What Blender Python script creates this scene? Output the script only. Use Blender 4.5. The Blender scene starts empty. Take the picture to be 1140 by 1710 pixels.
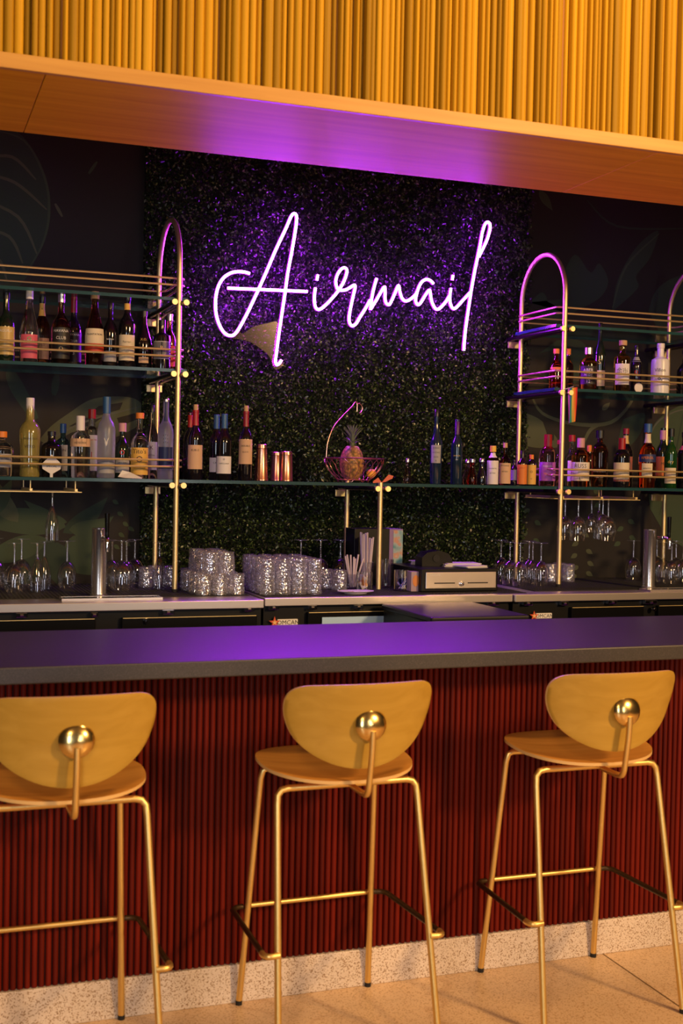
import bpy, bmesh, math, random
import numpy as np
from mathutils import Vector, Matrix
random.seed(7); rng = np.random.default_rng(7)
SC = bpy.context.scene
COL = SC.collection

# ------------------------------------------------------------------ camera
F, YAW, PITCH, ROLL, H = 2045.0, math.radians(20.0), math.radians(-1.64), 0.0196, 1.62
FW = Vector((math.sin(YAW)*math.cos(PITCH), math.cos(YAW)*math.cos(PITCH), math.sin(PITCH)))
R0 = Vector((math.cos(YAW), -math.sin(YAW), 0)); U0 = R0.cross(FW)
RT = R0*math.cos(ROLL)+U0*math.sin(ROLL); UP = -R0*math.sin(ROLL)+U0*math.cos(ROLL)
CAM = Vector((0, 0, H))
cam = bpy.data.cameras.new('camera'); cam.sensor_fit = 'VERTICAL'; cam.sensor_height = 36; cam.sensor_width = 24
cam.lens = F/1710*36; cam.clip_start = 0.05
cam.dof.use_dof = True; cam.dof.focus_distance = 5.5; cam.dof.aperture_fstop = 4.0
co = bpy.data.objects.new('camera', cam); COL.objects.link(co)
co.matrix_world = Matrix(((RT.x, UP.x, -FW.x, 0), (RT.y, UP.y, -FW.y, 0), (RT.z, UP.z, -FW.z, H), (0, 0, 0, 1)))
SC.camera = co
def at(x, y, Y):            # photo pixel -> point on the vertical plane at distance Y
    d = FW+RT*((x-570)/F)-UP*((y-855)/F)
    return CAM+d*(Y/d.y)
def atz(x, y, z):           # photo pixel -> point on the horizontal plane at height z
    d = FW+RT*((x-570)/F)-UP*((y-855)/F)
    return CAM+d*((z-H)/d.z)
def dist(p): return (Vector(p)-CAM).dot(FW)

# ------------------------------------------------------------------ world, lights, exposure
w = bpy.data.worlds.new('world'); SC.world = w; w.use_nodes = True
bg = w.node_tree.nodes['Background']; bg.inputs[0].default_value = (1.0, .62, .36, 1); bg.inputs[1].default_value = 0.034
def area(name, loc, target, size, power, color, size_y=None, spread=180):
    l = bpy.data.lights.new(name, 'AREA'); l.shape = 'RECTANGLE' if size_y else 'DISK'
    l.size = size
    if size_y: l.size_y = size_y
    l.energy = power; l.color = color; l.spread = math.radians(spread)
    o = bpy.data.objects.new(name, l); COL.objects.link(o); o.location = loc
    o.rotation_euler = (Vector(target)-Vector(loc)).to_track_quat('-Z', 'Y').to_euler()
    return o
WARM = (1.0, .60, .25)
area('hall_lamp_right', (4.6, -1.9, 3.6), (1.5, 3.6, .9), .7, 345, WARM)
area('hall_lamp_left', (-1.2, -1.2, 3.6), (.8, 3.6, .9), .7, 62, WARM)
area('ceiling_lamp_slats', (2.5, 2.3, 4.2), (1.9, 3.3, 2.0), .4, 38, WARM)
area('window_daylight', (-1.6, -2.6, 1.9), (1.8, 4.5, 1.5), 1.0, 80, (.78, .88, 1.0), 2.2)
area('window_daylight_far', (2.6, -3.0, 2.0), (2.2, 5, 1.4), .8, 36, (.95, .90, .88), 1.8)
SC.view_settings.view_transform = 'Standard'; SC.view_settings.look = 'None'
SC.view_settings.gamma = 1; SC.view_settings.use_curve_mapping = False
SC.view_settings.exposure = 0.0
SC.cycles.transparent_max_bounces = 48
SC.cycles.sample_clamp_indirect = 5
SC.cycles.max_bounces = 9; SC.cycles.diffuse_bounces = 3; SC.cycles.glossy_bounces = 4; SC.cycles.transmission_bounces = 8

# ------------------------------------------------------------------ materials
MATS = {}
def mat(name, color=(.8, .8, .8), rough=.5, metal=0, trans=0, ior=1.45, emit=None, estr=0, coat=0, coat_rough=.1, spec=.5, alpha=1):
    if name in MATS: return MATS[name]
    m = bpy.data.materials.new(name); m.use_nodes = True
    b = m.node_tree.nodes['Principled BSDF']
    b.inputs['Base Color'].default_value = (*color, 1); b.inputs['Roughness'].default_value = rough
    b.inputs['Metallic'].default_value = metal; b.inputs['Transmission Weight'].default_value = trans
    b.inputs['IOR'].default_value = ior; b.inputs['Coat Weight'].default_value = coat
    b.inputs['Coat Roughness'].default_value = coat_rough; b.inputs['Specular IOR Level'].default_value = spec
    if emit: b.inputs['Emission Color'].default_value = (*emit, 1); b.inputs['Emission Strength'].default_value = estr
    MATS[name] = m
    return m
def nodes(m): return m.node_tree.nodes, m.node_tree.links, m.node_tree.nodes['Principled BSDF']
def ramp(n, stops):
    r = n.new('ShaderNodeValToRGB'); e = r.color_ramp.elements
    while len(e) > len(stops): e.remove(e[-1])
    while len(e) < len(stops): e.new(.5)
    for k, (p, c) in enumerate(stops): e[k].position = p; e[k].color = (*c, 1)
    return r
def wood(name, c1, c2, scale, axis, rough=.4, coat=0., vary=0.0, bump=.05):
    m = mat(name, c1, rough, coat=coat, coat_rough=.22); n, l, b = nodes(m)
    tc = n.new('ShaderNodeTexCoord'); mp = n.new('ShaderNodeMapping')
    s = [scale]*3; s[axis] = scale*.06; mp.inputs['Scale'].default_value = s
    l.new(tc.outputs['Object'], mp.inputs['Vector'])
    nz = n.new('ShaderNodeTexNoise'); nz.inputs['Scale'].default_value = 1; nz.inputs['Detail'].default_value = 6; nz.inputs['Distortion'].default_value = .6
    oi = n.new('ShaderNodeObjectInfo')
    ad = n.new('ShaderNodeVectorMath'); ad.operation = 'ADD'
    l.new(mp.outputs[0], ad.inputs[0]); l.new(oi.outputs['Random'], ad.inputs[1])
    l.new(ad.outputs[0], nz.inputs['Vector'])
    r = ramp(n, [(.3, c2), (.7, c1)]); l.new(nz.outputs[0], r.inputs[0])
    out = r.outputs[0]
    if vary:
        mr = n.new('ShaderNodeMapRange'); mr.inputs['To Min'].default_value = 1-vary; mr.inputs['To Max'].default_value = 1.0+vary*.45
        l.new(oi.outputs['Random'], mr.inputs['Value'])
        mx = n.new('ShaderNodeMix'); mx.data_type = 'RGBA'; mx.blend_type = 'MULTIPLY'; mx.inputs[0].default_value = 1
        l.new(out, mx.inputs[6]); l.new(mr.outputs[0], mx.inputs[7]); out = mx.outputs[2]
    l.new(out, b.inputs['Base Color'])
    bp = n.new('ShaderNodeBump'); bp.inputs['Strength'].default_value = bump; bp.inputs['Distance'].default_value = .002
    l.new(nz.outputs[0], bp.inputs['Height']); l.new(bp.outputs[0], b.inputs['Normal'])
    return m
def speckle(name, base, dark, light, scale, rough, coat=0, amount=.5, stains=None):
    m = mat(name, base, rough, coat=coat, coat_rough=.12); n, l, b = nodes(m)
    tc = n.new('ShaderNodeTexCoord')
    v = n.new('ShaderNodeTexVoronoi'); v.inputs['Scale'].default_value = scale; l.new(tc.outputs['Object'], v.inputs['Vector'])
    r = ramp(n, [(0, dark), (.16, dark), (.22, base), (.8, base), (.86, light), (1, light)]); r.color_ramp.interpolation = 'LINEAR'
    sp = n.new('ShaderNodeSeparateColor'); l.new(v.outputs['Color'], sp.inputs[0]); l.new(sp.outputs[0], r.inputs[0])
    nz = n.new('ShaderNodeTexNoise'); nz.inputs['Scale'].default_value = 2.2; nz.inputs['Detail'].default_value = 5; l.new(tc.outputs['Object'], nz.inputs['Vector'])
    r2 = ramp(n, [(.35, (.86, .84, .82)), (.65, (1.08, 1.06, 1.04))]); l.new(nz.outputs[0], r2.inputs[0])
    mx = n.new('ShaderNodeMix'); mx.data_type = 'RGBA'; mx.blend_type = 'MULTIPLY'; mx.inputs[0].default_value = 1
    l.new(r.outputs[0], mx.inputs[6]); l.new(r2.outputs[0], mx.inputs[7])
    out = mx.outputs[2]
    if stains:          # meandering hairline cracks
        wv = n.new('ShaderNodeTexNoise'); wv.inputs['Scale'].default_value = 1.1; wv.inputs['Detail'].default_value = 4; wv.inputs['Distortion'].default_value = .4
        l.new(tc.outputs['Object'], wv.inputs['Vector'])
        r3 = ramp(n, [(.485, (1, 1, 1)), (.5, stains), (.515, (1, 1, 1))]); l.new(wv.outputs[0], r3.inputs[0])
        m2 = n.new('ShaderNodeMix'); m2.data_type = 'RGBA'; m2.blend_type = 'MULTIPLY'; m2.inputs[0].default_value = .35
        l.new(out, m2.inputs[6]); l.new(r3.outputs[0], m2.inputs[7]); out = m2.outputs[2]
    l.new(out, b.inputs['Base Color'])
    return m
def thin_glass(name, tint=(1, 1, 1), rough=.02, facing=.35, base=.06, diffuse=0., bump=0.):
    m = bpy.data.materials.new(name); m.use_nodes = True; MATS[name] = m
    n, l = m.node_tree.nodes, m.node_tree.links; n.clear()
    o = n.new('ShaderNodeOutputMaterial'); t = n.new('ShaderNodeBsdfTransparent'); t.inputs[0].default_value = (*tint, 1)
    g = n.new('ShaderNodeBsdfGlossy'); g.inputs['Roughness'].default_value = rough; g.inputs[0].default_value = (1, 1, 1, 1)
    lw = n.new('ShaderNodeLayerWeight'); lw.inputs[0].default_value = .3
    mr = n.new('ShaderNodeMapRange'); mr.inputs['To Min'].default_value = base; mr.inputs['To Max'].default_value = base+facing
    l.new(lw.outputs['Facing'], mr.inputs['Value'])
    mx = n.new('ShaderNodeMixShader'); l.new(mr.outputs[0], mx.inputs[0]); l.new(t.outputs[0], mx.inputs[1]); l.new(g.outputs[0], mx.inputs[2])
    last = mx
    if diffuse:
        d = n.new('ShaderNodeBsdfDiffuse'); d.inputs[0].default_value = (.9, .9, .95, 1)
        m2 = n.new('ShaderNodeMixShader'); m2.inputs[0].default_value = diffuse; l.new(mx.outputs[0], m2.inputs[1]); l.new(d.outputs[0], m2.inputs[2]); last = m2
    if bump:
        tc = n.new('ShaderNodeTexCoord'); v = n.new('ShaderNodeTexVoronoi'); v.inputs['Scale'].default_value = 90; l.new(tc.outputs['Object'], v.inputs['Vector'])
        bp = n.new('ShaderNodeBump'); bp.inputs['Strength'].default_value = bump; bp.inputs['Distance'].default_value = .004
        l.new(v.outputs[0], bp.inputs['Height']); l.new(bp.outputs[0], g.inputs['Normal'])
    l.new(last.outputs[0], o.inputs[0])
    return m

M_SLATW = wood('golden_slat_wood', (.58, .335, .016), (.43, .205, .007), 30, 2, .5, 0, .42)
MATS['golden_slat_wood'].node_tree.nodes['Principled BSDF'].inputs['Specular IOR Level'].default_value = .2
M_SOFF = wood('lacquered_oak_veneer', (.88, .46, .022), (.72, .34, .012), 22, 0, .42, .0, .12)
MATS['lacquered_oak_veneer'].node_tree.nodes['Principled BSDF'].inputs['Specular IOR Level'].default_value = .02
M_FASC = wood('fascia_oak', (.62, .33, .07), (.5, .24, .045), 24, 0, .42)
M_STOOLW = wood('oak_plywood', (.49, .30, .046), (.41, .24, .028), 26, 0, .42, .06)
M_SEATW = wood('oak_seat', (.78, .37, .075), (.62, .27, .045), 26, 0, .36, .1)
M_RED = wood('dark_red_stained_slat', (.155, .009, .002), (.098, .0055, .0015), 40, 2, .5, .0, .35)
MATS['dark_red_stained_slat'].node_tree.nodes['Principled BSDF'].inputs['Specular IOR Level'].default_value = .2
M_REDB = mat('dark_red_backing', (.012, .0015, .001), .6)
M_BTOP = speckle('charcoal_quartz', (.018, .0145, .0155), (.010, .008, .009), (.042, .036, .036), 520, .46)
MATS['charcoal_quartz'].node_tree.nodes['Principled BSDF'].inputs['Specular IOR Level'].default_value = 1.0
M_FLOOR = speckle('terrazzo_floor', (.74, .535, .34), (.52, .33, .17), (.76, .56, .37), 260, .35, stains=(.62, .45, .3))
M_BASE = speckle('terrazzo_base', (.70, .60, .50), (.33, .22, .13), (.76, .67, .58), 330, .4)
M_BRASS = mat('brushed_brass', (.86, .68, .34), .42, .9)
M_STOOLB = mat('satin_brass', (.82, .58, .20), .38, .92)
M_DISC = mat('polished_brass', (.80, .58, .22), .2, 1)
M_COPPER = mat('copper', (.80, .40, .28), .28, 1)
M_STEEL = mat('brushed_steel', (.62, .56, .53), .34, .9)
M_CHROME = mat('chrome', (.85, .83, .85), .10, 1)
M_BLACK = mat('black_enamel', (.0035, .0035, .004), .4, spec=.3)
M_BLACKM = mat('black_rubber', (.012, .011, .010), .7)
M_BLACKG = mat('black_gloss', (.0035, .0035, .004), .25, spec=.35)
M_BRONZE = mat('dark_bronze', (.05, .03, .04), .25, .8)
M_WALL = mat('mural_black', (.016, .013, .013), .75)
M_CEIL = mat('ceiling_dark', (.10, .075, .05), .9)
M_SHELF = thin_glass('shelf_glass', (.80, .90, .92), .03, .35, .06)
M_GEDGE = mat('glass_edge_teal', (.02, .085, .095), .2, trans=.3)
M_WG = thin_glass('stemware_glass', (.96, .96, .97), .05, .75, .11)
M_TUM = thin_glass('textured_tumbler_glass', (.95, .94, .97), .10, .45, .20, .055, .6)
M_ACR = thin_glass('clear_acrylic', (.80, .68, .64), .12, .12, .028)
M_NEON = mat('neon_purple', (.2, .02, .4), .4, emit=(.36, .008, 1.0), estr=3.2)
M_NCORE = mat('neon_core', (.8, .6, 1), .4, emit=(.40, .022, 1.0), estr=235)
M_WHITE = mat('white_paper', (.74, .70, .68), .6)
M_CREAM = mat('cream_paper', (.70, .60, .42), .6)
M_INK = mat('black_ink', (.012, .010, .010), .5)

# ------------------------------------------------------------------ mesh helpers
class MB:
    def __init__(s): s.v = []; s.f = []; s.mi = []; s.cur = 0; s.flat = False
    def add(s, vs, fs):
        o = len(s.v); s.v += [tuple(v) for v in vs]; s.f += [tuple(o+i for i in f) for f in fs]; s.mi += [s.cur]*len(fs); return s
    def box(s, x0, x1, y0, y1, z0, z1, b=0):
        if b <= 0:
            vs = [(x, y, z) for z in (z0, z1) for y in (y0, y1) for x in (x0, x1)]
            return s.add(vs, [(0, 2, 3, 1), (4, 5, 7, 6), (0, 1, 5, 4), (2, 6, 7, 3), (0, 4, 6, 2), (1, 3, 7, 5)])
        s.flat = True; bm = bmesh.new(); bmesh.ops.create_cube(bm, size=1)
        for v in bm.verts: v.co = ((x0+x1)/2+v.co.x*(x1-x0), (y0+y1)/2+v.co.y*(y1-y0), (z0+z1)/2+v.co.z*(z1-z0))
        bmesh.ops.bevel(bm, geom=bm.edges[:], offset=b, segments=2, affect='EDGES', profile=.5)
        bm.verts.index_update()
        s.add([v.co[:] for v in bm.verts], [[v.index for v in f.verts] for f in bm.faces]); bm.free(); return s
    def lathe(s, prof, seg=24, c=(0, 0, 0), jit=None, sx=1, sy=1, caps=True, off=0):
        vs = []; fs = []
        for k, (r, z) in enumerate(prof):
            for i in range(seg):
                a = 2*math.pi*i/seg+off; rr = r*(1+(jit(k, i) if jit else 0))
                vs.append((c[0]+rr*sx*math.cos(a), c[1]+rr*sy*math.sin(a), c[2]+z))
        for k in range(len(prof)-1):
            for i in range(seg):
                j = (i+1) % seg; fs.append((k*seg+i, k*seg+j, (k+1)*seg+j, (k+1)*seg+i))
        if caps:
            if prof[0][0] > 1e-5: fs.append(tuple(range(seg-1, -1, -1)))
            if prof[-1][0] > 1e-5: fs.append(tuple((len(prof)-1)*seg+i for i in range(seg)))
        return s.add(vs, fs)
    def tube(s, pts, r, seg=10, closed=False, caps=True):
        P = [Vector(p) for p in pts]; n = len(P); vs = []; fs = []
        T = []
        for i in range(n):
            if closed: t = P[(i+1) % n]-P[i-1]
            else: t = P[min(i+1, n-1)]-P[max(i-1, 0)]
            T.append(t.normalized())
        ref = Vector((0, 0, 1)) if abs(T[0].z) < .9 else Vector((1, 0, 0))
        u = (ref-T[0]*ref.dot(T[0])).normalized()
        for i in range(n):
            u = (u-T[i]*u.dot(T[i])).normalized(); w_ = T[i].cross(u)
            rr = r[i] if isinstance(r, (list, tuple)) else r
            for k in range(seg):
                a = 2*math.pi*k/seg; vs.append(P[i]+(u*math.cos(a)+w_*math.sin(a))*rr)
        m = n if closed else n-1
        for i in range(m):
            j = (i+1) % n
            for k in range(seg):
                q = (k+1) % seg; fs.append((i*seg+k, i*seg+q, j*seg+q, j*seg+k))
        if not closed and caps: fs.append(tuple(range(seg-1, -1, -1))); fs.append(tuple((n-1)*seg+k for k in range(seg)))
        return s.add(vs, fs)
    def prism(s, poly, y0, y1):      # polygon in x,z extruded along y
        n = len(poly); vs = [(p[0], y0, p[1]) for p in poly]+[(p[0], y1, p[1]) for p in poly]
        fs = [tuple(range(n)), tuple(range(2*n-1, n-1, -1))]+[(i, (i+1) % n, n+(i+1) % n, n+i) for i in range(n)]
        return s.add(vs, fs)
    def ball(s, c, r, seg=16, rings=10, sz=1):
        prof = [(max(r*math.sin(math.pi*k/rings), 1e-6), -r*sz*math.cos(math.pi*k/rings)) for k in range(rings+1)]
        return s.lathe(prof, seg, c)
    def mesh(s, name, mats, smooth=True, angle=40):
        me = bpy.data.meshes.new(name); me.from_pydata(s.v, [], s.f)
        for m in (mats if isinstance(mats, (list, tuple)) else [mats]): me.materials.append(m)
        if max(s.mi, default=0): me.polygons.foreach_set('material_index', s.mi)
        me.update()
        bm = bmesh.new(); bm.from_mesh(me); bmesh.ops.recalc_face_normals(bm, faces=bm.faces[:]); bm.to_mesh(me); bm.free()
        if s.flat: angle = min(angle, 15)
        if smooth: me.shade_smooth(); me.set_sharp_from_angle(angle=math.radians(angle))
        return me
    def build(s, name, m, parent=None, smooth=True, angle=40):
        return link(name, s.mesh(name, m, smooth, angle), parent)
def link(name, me, parent=None, loc=None):
    o = bpy.data.objects.new(name, me); COL.objects.link(o)
    if parent: o.parent = parent
    if loc is not None: o.location = loc
    return o
def thing(name, label, cat, loc=(0, 0, 0), group=None, rz=0):
    o = bpy.data.objects.new(name, None); COL.objects.link(o); o.location = loc; o.rotation_euler = (0, 0, rz); o.empty_display_size = .05
    return tag(o, label, cat, group)
def tag(o, label, cat, group=None):
    o['label'] = label; o['category'] = cat
    if group: o['group'] = group
    return o
def struct(o, label=None):
    o['kind'] = 'structure'
    if label: o['label'] = label
    return o
def copy_tree(o, parent=None):
    c = o.copy(); COL.objects.link(c); c.parent = parent
    for ch in [x for x in o.children]: copy_tree(ch, c)
    return c
def smooth_path(pts, sub=6):
    P = [Vector(p) for p in pts]; out = []
    for i in range(len(P)-1):
        p0 = P[max(i-1, 0)]; p1 = P[i]; p2 = P[i+1]; p3 = P[min(i+2, len(P)-1)]
        for k in range(sub):
            t = k/sub
            out.append(.5*((2*p1)+(p2-p0)*t+(2*p0-5*p1+4*p2-p3)*t*t+(3*p1-p0-3*p2+p3)*t**3))
    out.append(P[-1]); return out
def text_data(s, size, spacing=1.0):
    c = bpy.data.curves.new('txt', 'FONT'); c.body = s; c.size = size; c.align_x = 'CENTER'; c.align_y = 'CENTER'; c.resolution_u = 2; c.space_character = spacing
    o = bpy.data.objects.new('txt', c); COL.objects.link(o)
    dg = bpy.context.evaluated_depsgraph_get(); e = o.evaluated_get(dg); me = e.to_mesh()
    vs = [v.co[:] for v in me.vertices]; fs = [tuple(p.vertices) for p in me.polygons]
    e.to_mesh_clear(); bpy.data.objects.remove(o); bpy.data.curves.remove(c)
    return vs, fs

# ================================================================== SETTING
BAR_Y, BASE_H, TOP_Z, TOP_T = 3.60, .118, 1.09, .048
SOF_Z, SOF_Y0, SOF_Y1 = 2.75, 3.585, 4.25
WALL_Y = 5.70
XL, XR = -1.4, 5.6
fl = struct(MB().box(XL-2, XR+1, -4.2, WALL_Y+.1, -.1, 0).build('floor', M_FLOOR, smooth=False), 'cream terrazzo floor in front of the bar')
ds = MB().box(-.0022, .0022, -4.0, 3.595, -.004, .0012).build('divider_strip', mat('divider_brass', (.22, .13, .05), .5, .4), fl, smooth=False); ds.location = (2.294, 0, 0)
struct(MB().box(XL-2, XR+1, -4.2, WALL_Y+.1, 4.3, 4.4).build('ceiling', M_CEIL, smooth=False), 'ceiling above the bar')
wb = struct(MB().box(XL-2, XR+1, WALL_Y, WALL_Y+.1, 0, 4.3).build('wall_back', M_WALL, smooth=False), 'black back wall with a painted jungle leaf mural')

# ---- mural: flat print of big leaves on the back wall
ML = [mat('mural_green_dark', (.022, .040, .026), .75), mat('mural_green', (.042, .066, .036), .75), mat('mural_olive', (.075, .085, .048), .75), mat('mural_grey', (.085, .090, .075), .75), mat('mural_black_print', (.014, .012, .012), .75)]
mu = MB(); lay = [0]
def mpoly(pts, k):
    lay[0] += 1; y = WALL_Y-.0003-.00003*lay[0]; P = [at(px, py, WALL_Y) for px, py in pts]
    mu.cur = k; mu.add([(p.x, y, p.z) for p in P], [tuple(range(len(P)))])
def mstroke(pts, wpx, k):
    lay[0] += 1; y = WALL_Y-.0003-.00003*lay[0]; P = smooth_path([(p.x, 0, p.z) for p in (at(a, b, WALL_Y) for a, b in pts)], 5); n = len(P)
    vs = []
    for i in range(n):
        t = (P[min(i+1, n-1)]-P[max(i-1, 0)]).normalized(); ww = wpx/350/2*(.35+.65*math.sin(math.pi*min(.97, (i+.6)/n)))
        nn = Vector((-t.z, 0, t.x))*ww; vs += [(P[i].x+nn.x, y, P[i].z+nn.z), (P[i].x-nn.x, y, P[i].z-nn.z)]
    mu.cur = k; mu.add(vs, [(2*i, 2*i+2, 2*i+3, 2*i+1) for i in range(n-1)])
def mblade(a, b, wpx, k, bend=0):
    a = Vector(a); b = Vector(b); t = b-a; nrm = Vector((-t.y, t.x)).normalized(); N = 10; L = []; R = []
    for i in range(N+1):
        u = i/N; ww = wpx*.5*math.sin(math.pi*min(1, u**.75)); c = a+t*u+nrm*bend*math.sin(math.pi*u)
        L.append(c+nrm*ww); R.append(c-nrm*ww)
    mpoly([tuple(p) for p in L]+[tuple(p) for p in reversed(R[1:-1])], k)
def sm2(pts): return [(p.x, p.y) for p in smooth_path([(a, b, 0) for a, b in pts], 5)]
# large split leaf, upper left
mpoly(sm2([(-120, 230), (-40, 205), (20, 215), (55, 250), (76, 300), (82, 350), (74, 400), (56, 440), (30, 480), (-20, 500), (-110, 480)]), 0)
for pts in ([(-30, 265), (20, 262), (60, 300)], [(-30, 290), (25, 305), (78, 350)], [(-40, 330), (30, 362), (62, 425)], [(-40, 380), (15, 395), (38, 440)], [(-60, 410), (-5, 430), (12, 470)]): mstroke(pts, 5, 2)
mstroke([(-20, 215), (40, 235), (74, 295), (82, 355), (70, 410), (40, 460)], 4, 1)
mstroke([(92, 340), (104, 362)], 5, 2); mstroke([(148, 290), (162, 270)], 5, 1)
# leaf behind the lower bottles, left
mpoly(sm2([(65, 735), (85, 712), (115, 690), (150, 668), (190, 662), (225, 666), (242, 684), (236, 706), (205, 725), (150, 745), (95, 752)]), 2)
for pts in ([(150, 690), (165, 678), (205, 672), (200, 684), (165, 694)], [(115, 712), (140, 698), (175, 694), (150, 712)], [(195, 698), (225, 690), (230, 700), (200, 712)], [(90, 738), (120, 722), (150, 716), (120, 738)]): mpoly(pts, 4)
mstroke([(70, 742), (140, 705), (238, 678)], 3, 3)
# pale trunk upper-mid left
mstroke([(15, 618), (30, 650), (60, 700)], 22, 0); mstroke([(95, 625), (90, 660)], 12, 0)
# palm fronds, lower left
for a, b, wd, k, bd in (((110, 880), (-60, 870), 44, 1, 6), ((110, 880), (40, 835), 22, 1, -3), ((112, 872), (45, 852), 20, 1, -4), ((30, 872), (-15, 790), 34, 2, -8), ((105, 890), (180, 830), 30, 0, 6), ((115, 885), (190, 862), 32, 1, 10), ((115, 900), (185, 905), 36, 1, 12), ((110, 905), (170, 960), 44, 1, 8), ((95, 905), (100, 980), 48, 0, 4), ((90, 900), (20, 985), 46, 0, -6), ((80, 900), (-40, 940), 40, 1, 0), ((-10, 860), (20, 800), 24, 1, 0)): mblade(a, b, wd, k, bd)
for a in ((188, 835), (196, 855), (205, 872), (198, 890), (214, 880), (190, 910), (208, 905)): mblade(a, (a[0]+10, a[1]+7), 7, 1)
# right half
mpoly(sm2([(884, 505), (905, 488), (914, 508), (900, 520), (925, 540), (960, 520), (1000, 498), (1015, 470), (1000, 440), (985, 455), (960, 425), (940, 460), (935, 500)]), 0)
mpoly(sm2([(1022, 520), (1030, 470), (1060, 415), (1098, 385), (1085, 430), (1062, 460), (1065, 480), (1040, 505)]), 0)
mstroke([(1022, 515), (1045, 445), (1100, 390)], 4, 1)
mpoly(sm2([(1082, 520), (1095, 485), (1130, 462), (1200, 450), (1220, 520), (1150, 560), (1100, 555)]), 0)
mstroke([(980, 335), (1030, 378), (1140, 382)], 4, 0); mblade((900, 318), (922, 352), 14, 1)
mpoly(sm2([(878, 690), (900, 700), (920, 720), (935, 745), (900, 748), (880, 745)]), 2); mpoly(sm2([(905, 702), (922, 715), (924, 735), (915, 732)]), 4)
mpoly(sm2([(900, 590), (925, 585), (945, 592), (930, 615), (905, 630), (930, 650), (960, 640), (990, 610), (970, 570), (930, 568)]), 0)
mstroke([(885, 655), (905, 690), (960, 708), (1020, 705), (1055, 668), (1048, 650)], 7, 2); mstroke([(970, 750), (985, 718), (1010, 706)], 7, 2)
mblade((1005, 685), (1018, 672), 9, 2); mblade((1012, 655), (1030, 662), 14, 1)
mpoly(sm2([(1075, 770), (1088, 715), (1118, 686), (1160, 675), (1240, 700), (1250, 850), (1180, 920), (1120, 900), (1085, 850)]), 1)
mstroke([(1078, 760), (1092, 712), (1125, 688), (1170, 680)], 3, 3); mstroke([(1140, 690), (1120, 790), (1100, 860)], 4, 0)
mpoly(sm2([(1040, 700), (1075, 690), (1070, 720), (1050, 745), (1030, 740)]), 0)
for i, (x, y) in enumerate(((965, 905), (978, 918), (963, 925), (980, 938), (965, 945), (978, 955), (962, 960), (972, 890), (884, 850), (892, 870), (880, 888), (890, 900), (1040, 880), (1050, 895), (1035, 905), (1048, 868), (975, 800), (990, 818), (1002, 840))): mblade((x, y), (x+(11 if i % 2 else -11), y+7), 8, 2 if i < 8 else 1)
mu.build('mural_print', ML, wb, smooth=False)

# ---- bulkhead above the bar
bk = struct(thing('ceiling_bulkhead', 'golden wood bulkhead of vertical slats over the bar', 'bulkhead')); del bk['category']
MB().box(XL, XR, SOF_Y0+.030, SOF_Y1, SOF_Z+.012, 4.3).build('body', mat('bulkhead_core', (.30, .12, .02), .7), bk, smooth=False)
jl, jr = atz(77, 122, SOF_Z).x, atz(1085, 260.4, SOF_Z).x
xs = [XL, jl-2.0, jl, jr, jr+2.0, XR]
for a, b in zip(xs[:-1], xs[1:]):
    if b-a < .05: continue
    MB().box(a+.0012, b-.0012, SOF_Y0+.020, SOF_Y1+.002, SOF_Z, SOF_Z+.014, .0012).build('panel', M_SOFF, bk)
MB().box(XL, XR, SOF_Y0, SOF_Y0+.020, SOF_Z-.002, SOF_Z+.042, .0025).build('fascia', M_FASC, bk)
def slat_mesh(kind):
    m = MB(); n = 8
    if kind == 0: prof = [(-.5, 1)]+[(-.5*math.cos(math.pi*k/n), .45-.45*math.sin(math.pi*k/n)) for k in range(n+1)]+[(.5, 1)]
    elif kind == 1: prof = [(-.5, 1), (-.5, .12), (-.36, 0), (.36, 0), (.5, .12), (.5, 1)]
    else: prof = [(-.5, 1), (-.5, .35), (-.3, .08), (0, 0), (.3, .08), (.5, .35), (.5, 1)]
    N = len(prof); vs = [(x, y, 0) for x, y in prof]+[(x, y, 1) for x, y in prof]
    m.add(vs, [tuple(range(N)), tuple(range(2*N-1, N-1, -1))]+[(i, (i+1) % N, N+(i+1) % N, N+i) for i in range(N)])
    return m.mesh('slat', M_SLATW, True, 50)
SLM = [slat_mesh(k) for k in range(3)]
x = -.75
while x < 4.05:
    wd = random.choice((.016, .018, .020, .024, .028)); d = random.choice((.0, .002, .005, .008, .013, .018))
    o = link('slat', random.choice((SLM[0], SLM[0], SLM[2], SLM[1])), bk, (x+wd/2, SOF_Y0+.004+d, SOF_Z+.038))
    o.scale = (wd*.97, .030, 1.2); x += wd+random.choice((0, 0, 0, .001, .003))

# ---- bar front, base and top
bf = thing('fluted_bar', 'dark red fluted slat front of the bar below the stone top', 'bar front', (0, BAR_Y, BASE_H))
MB().box(XL, XR, .012, .30, -.10, TOP_Z-TOP_T-BASE_H, 0).build('backing', M_REDB, bf, smooth=False)
n = 6; prof = [(-.5, .014)]+[(-.5*math.cos(math.pi*k/n), .006-.008*math.sin(math.pi*k/n)) for k in range(n+1)]+[(.5, .014)]
N = len(prof); HZ = TOP_Z-TOP_T-BASE_H-.002
rm = MB().add([(x*.0165, y, .002) for x, y in prof]+[(x*.0165, y, HZ) for x, y in prof], [tuple(range(N)), tuple(range(2*N-1, N-1, -1))]+[(i, (i+1) % N, N+(i+1) % N, N+i) for i in range(N)]).mesh('slat', M_RED, True, 60)
x = -.45
while x < 3.75:
    link('slat', rm, bf, (x, 0, 0)); x += .0200
bb = MB(); bb.box(XL, XR, BAR_Y-.008, BAR_Y+.08, 0, BASE_H, .003)
struct(bb.build('baseboard_bar', M_BASE), 'pale speckled terrazzo base under the red bar front')
tag(MB().box(XL, XR, 3.385, 4.150, TOP_Z-TOP_T, TOP_Z, .004).build('bar_counter', M_BTOP), 'dark grey speckled stone bar top glowing purple', 'bar top')

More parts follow.
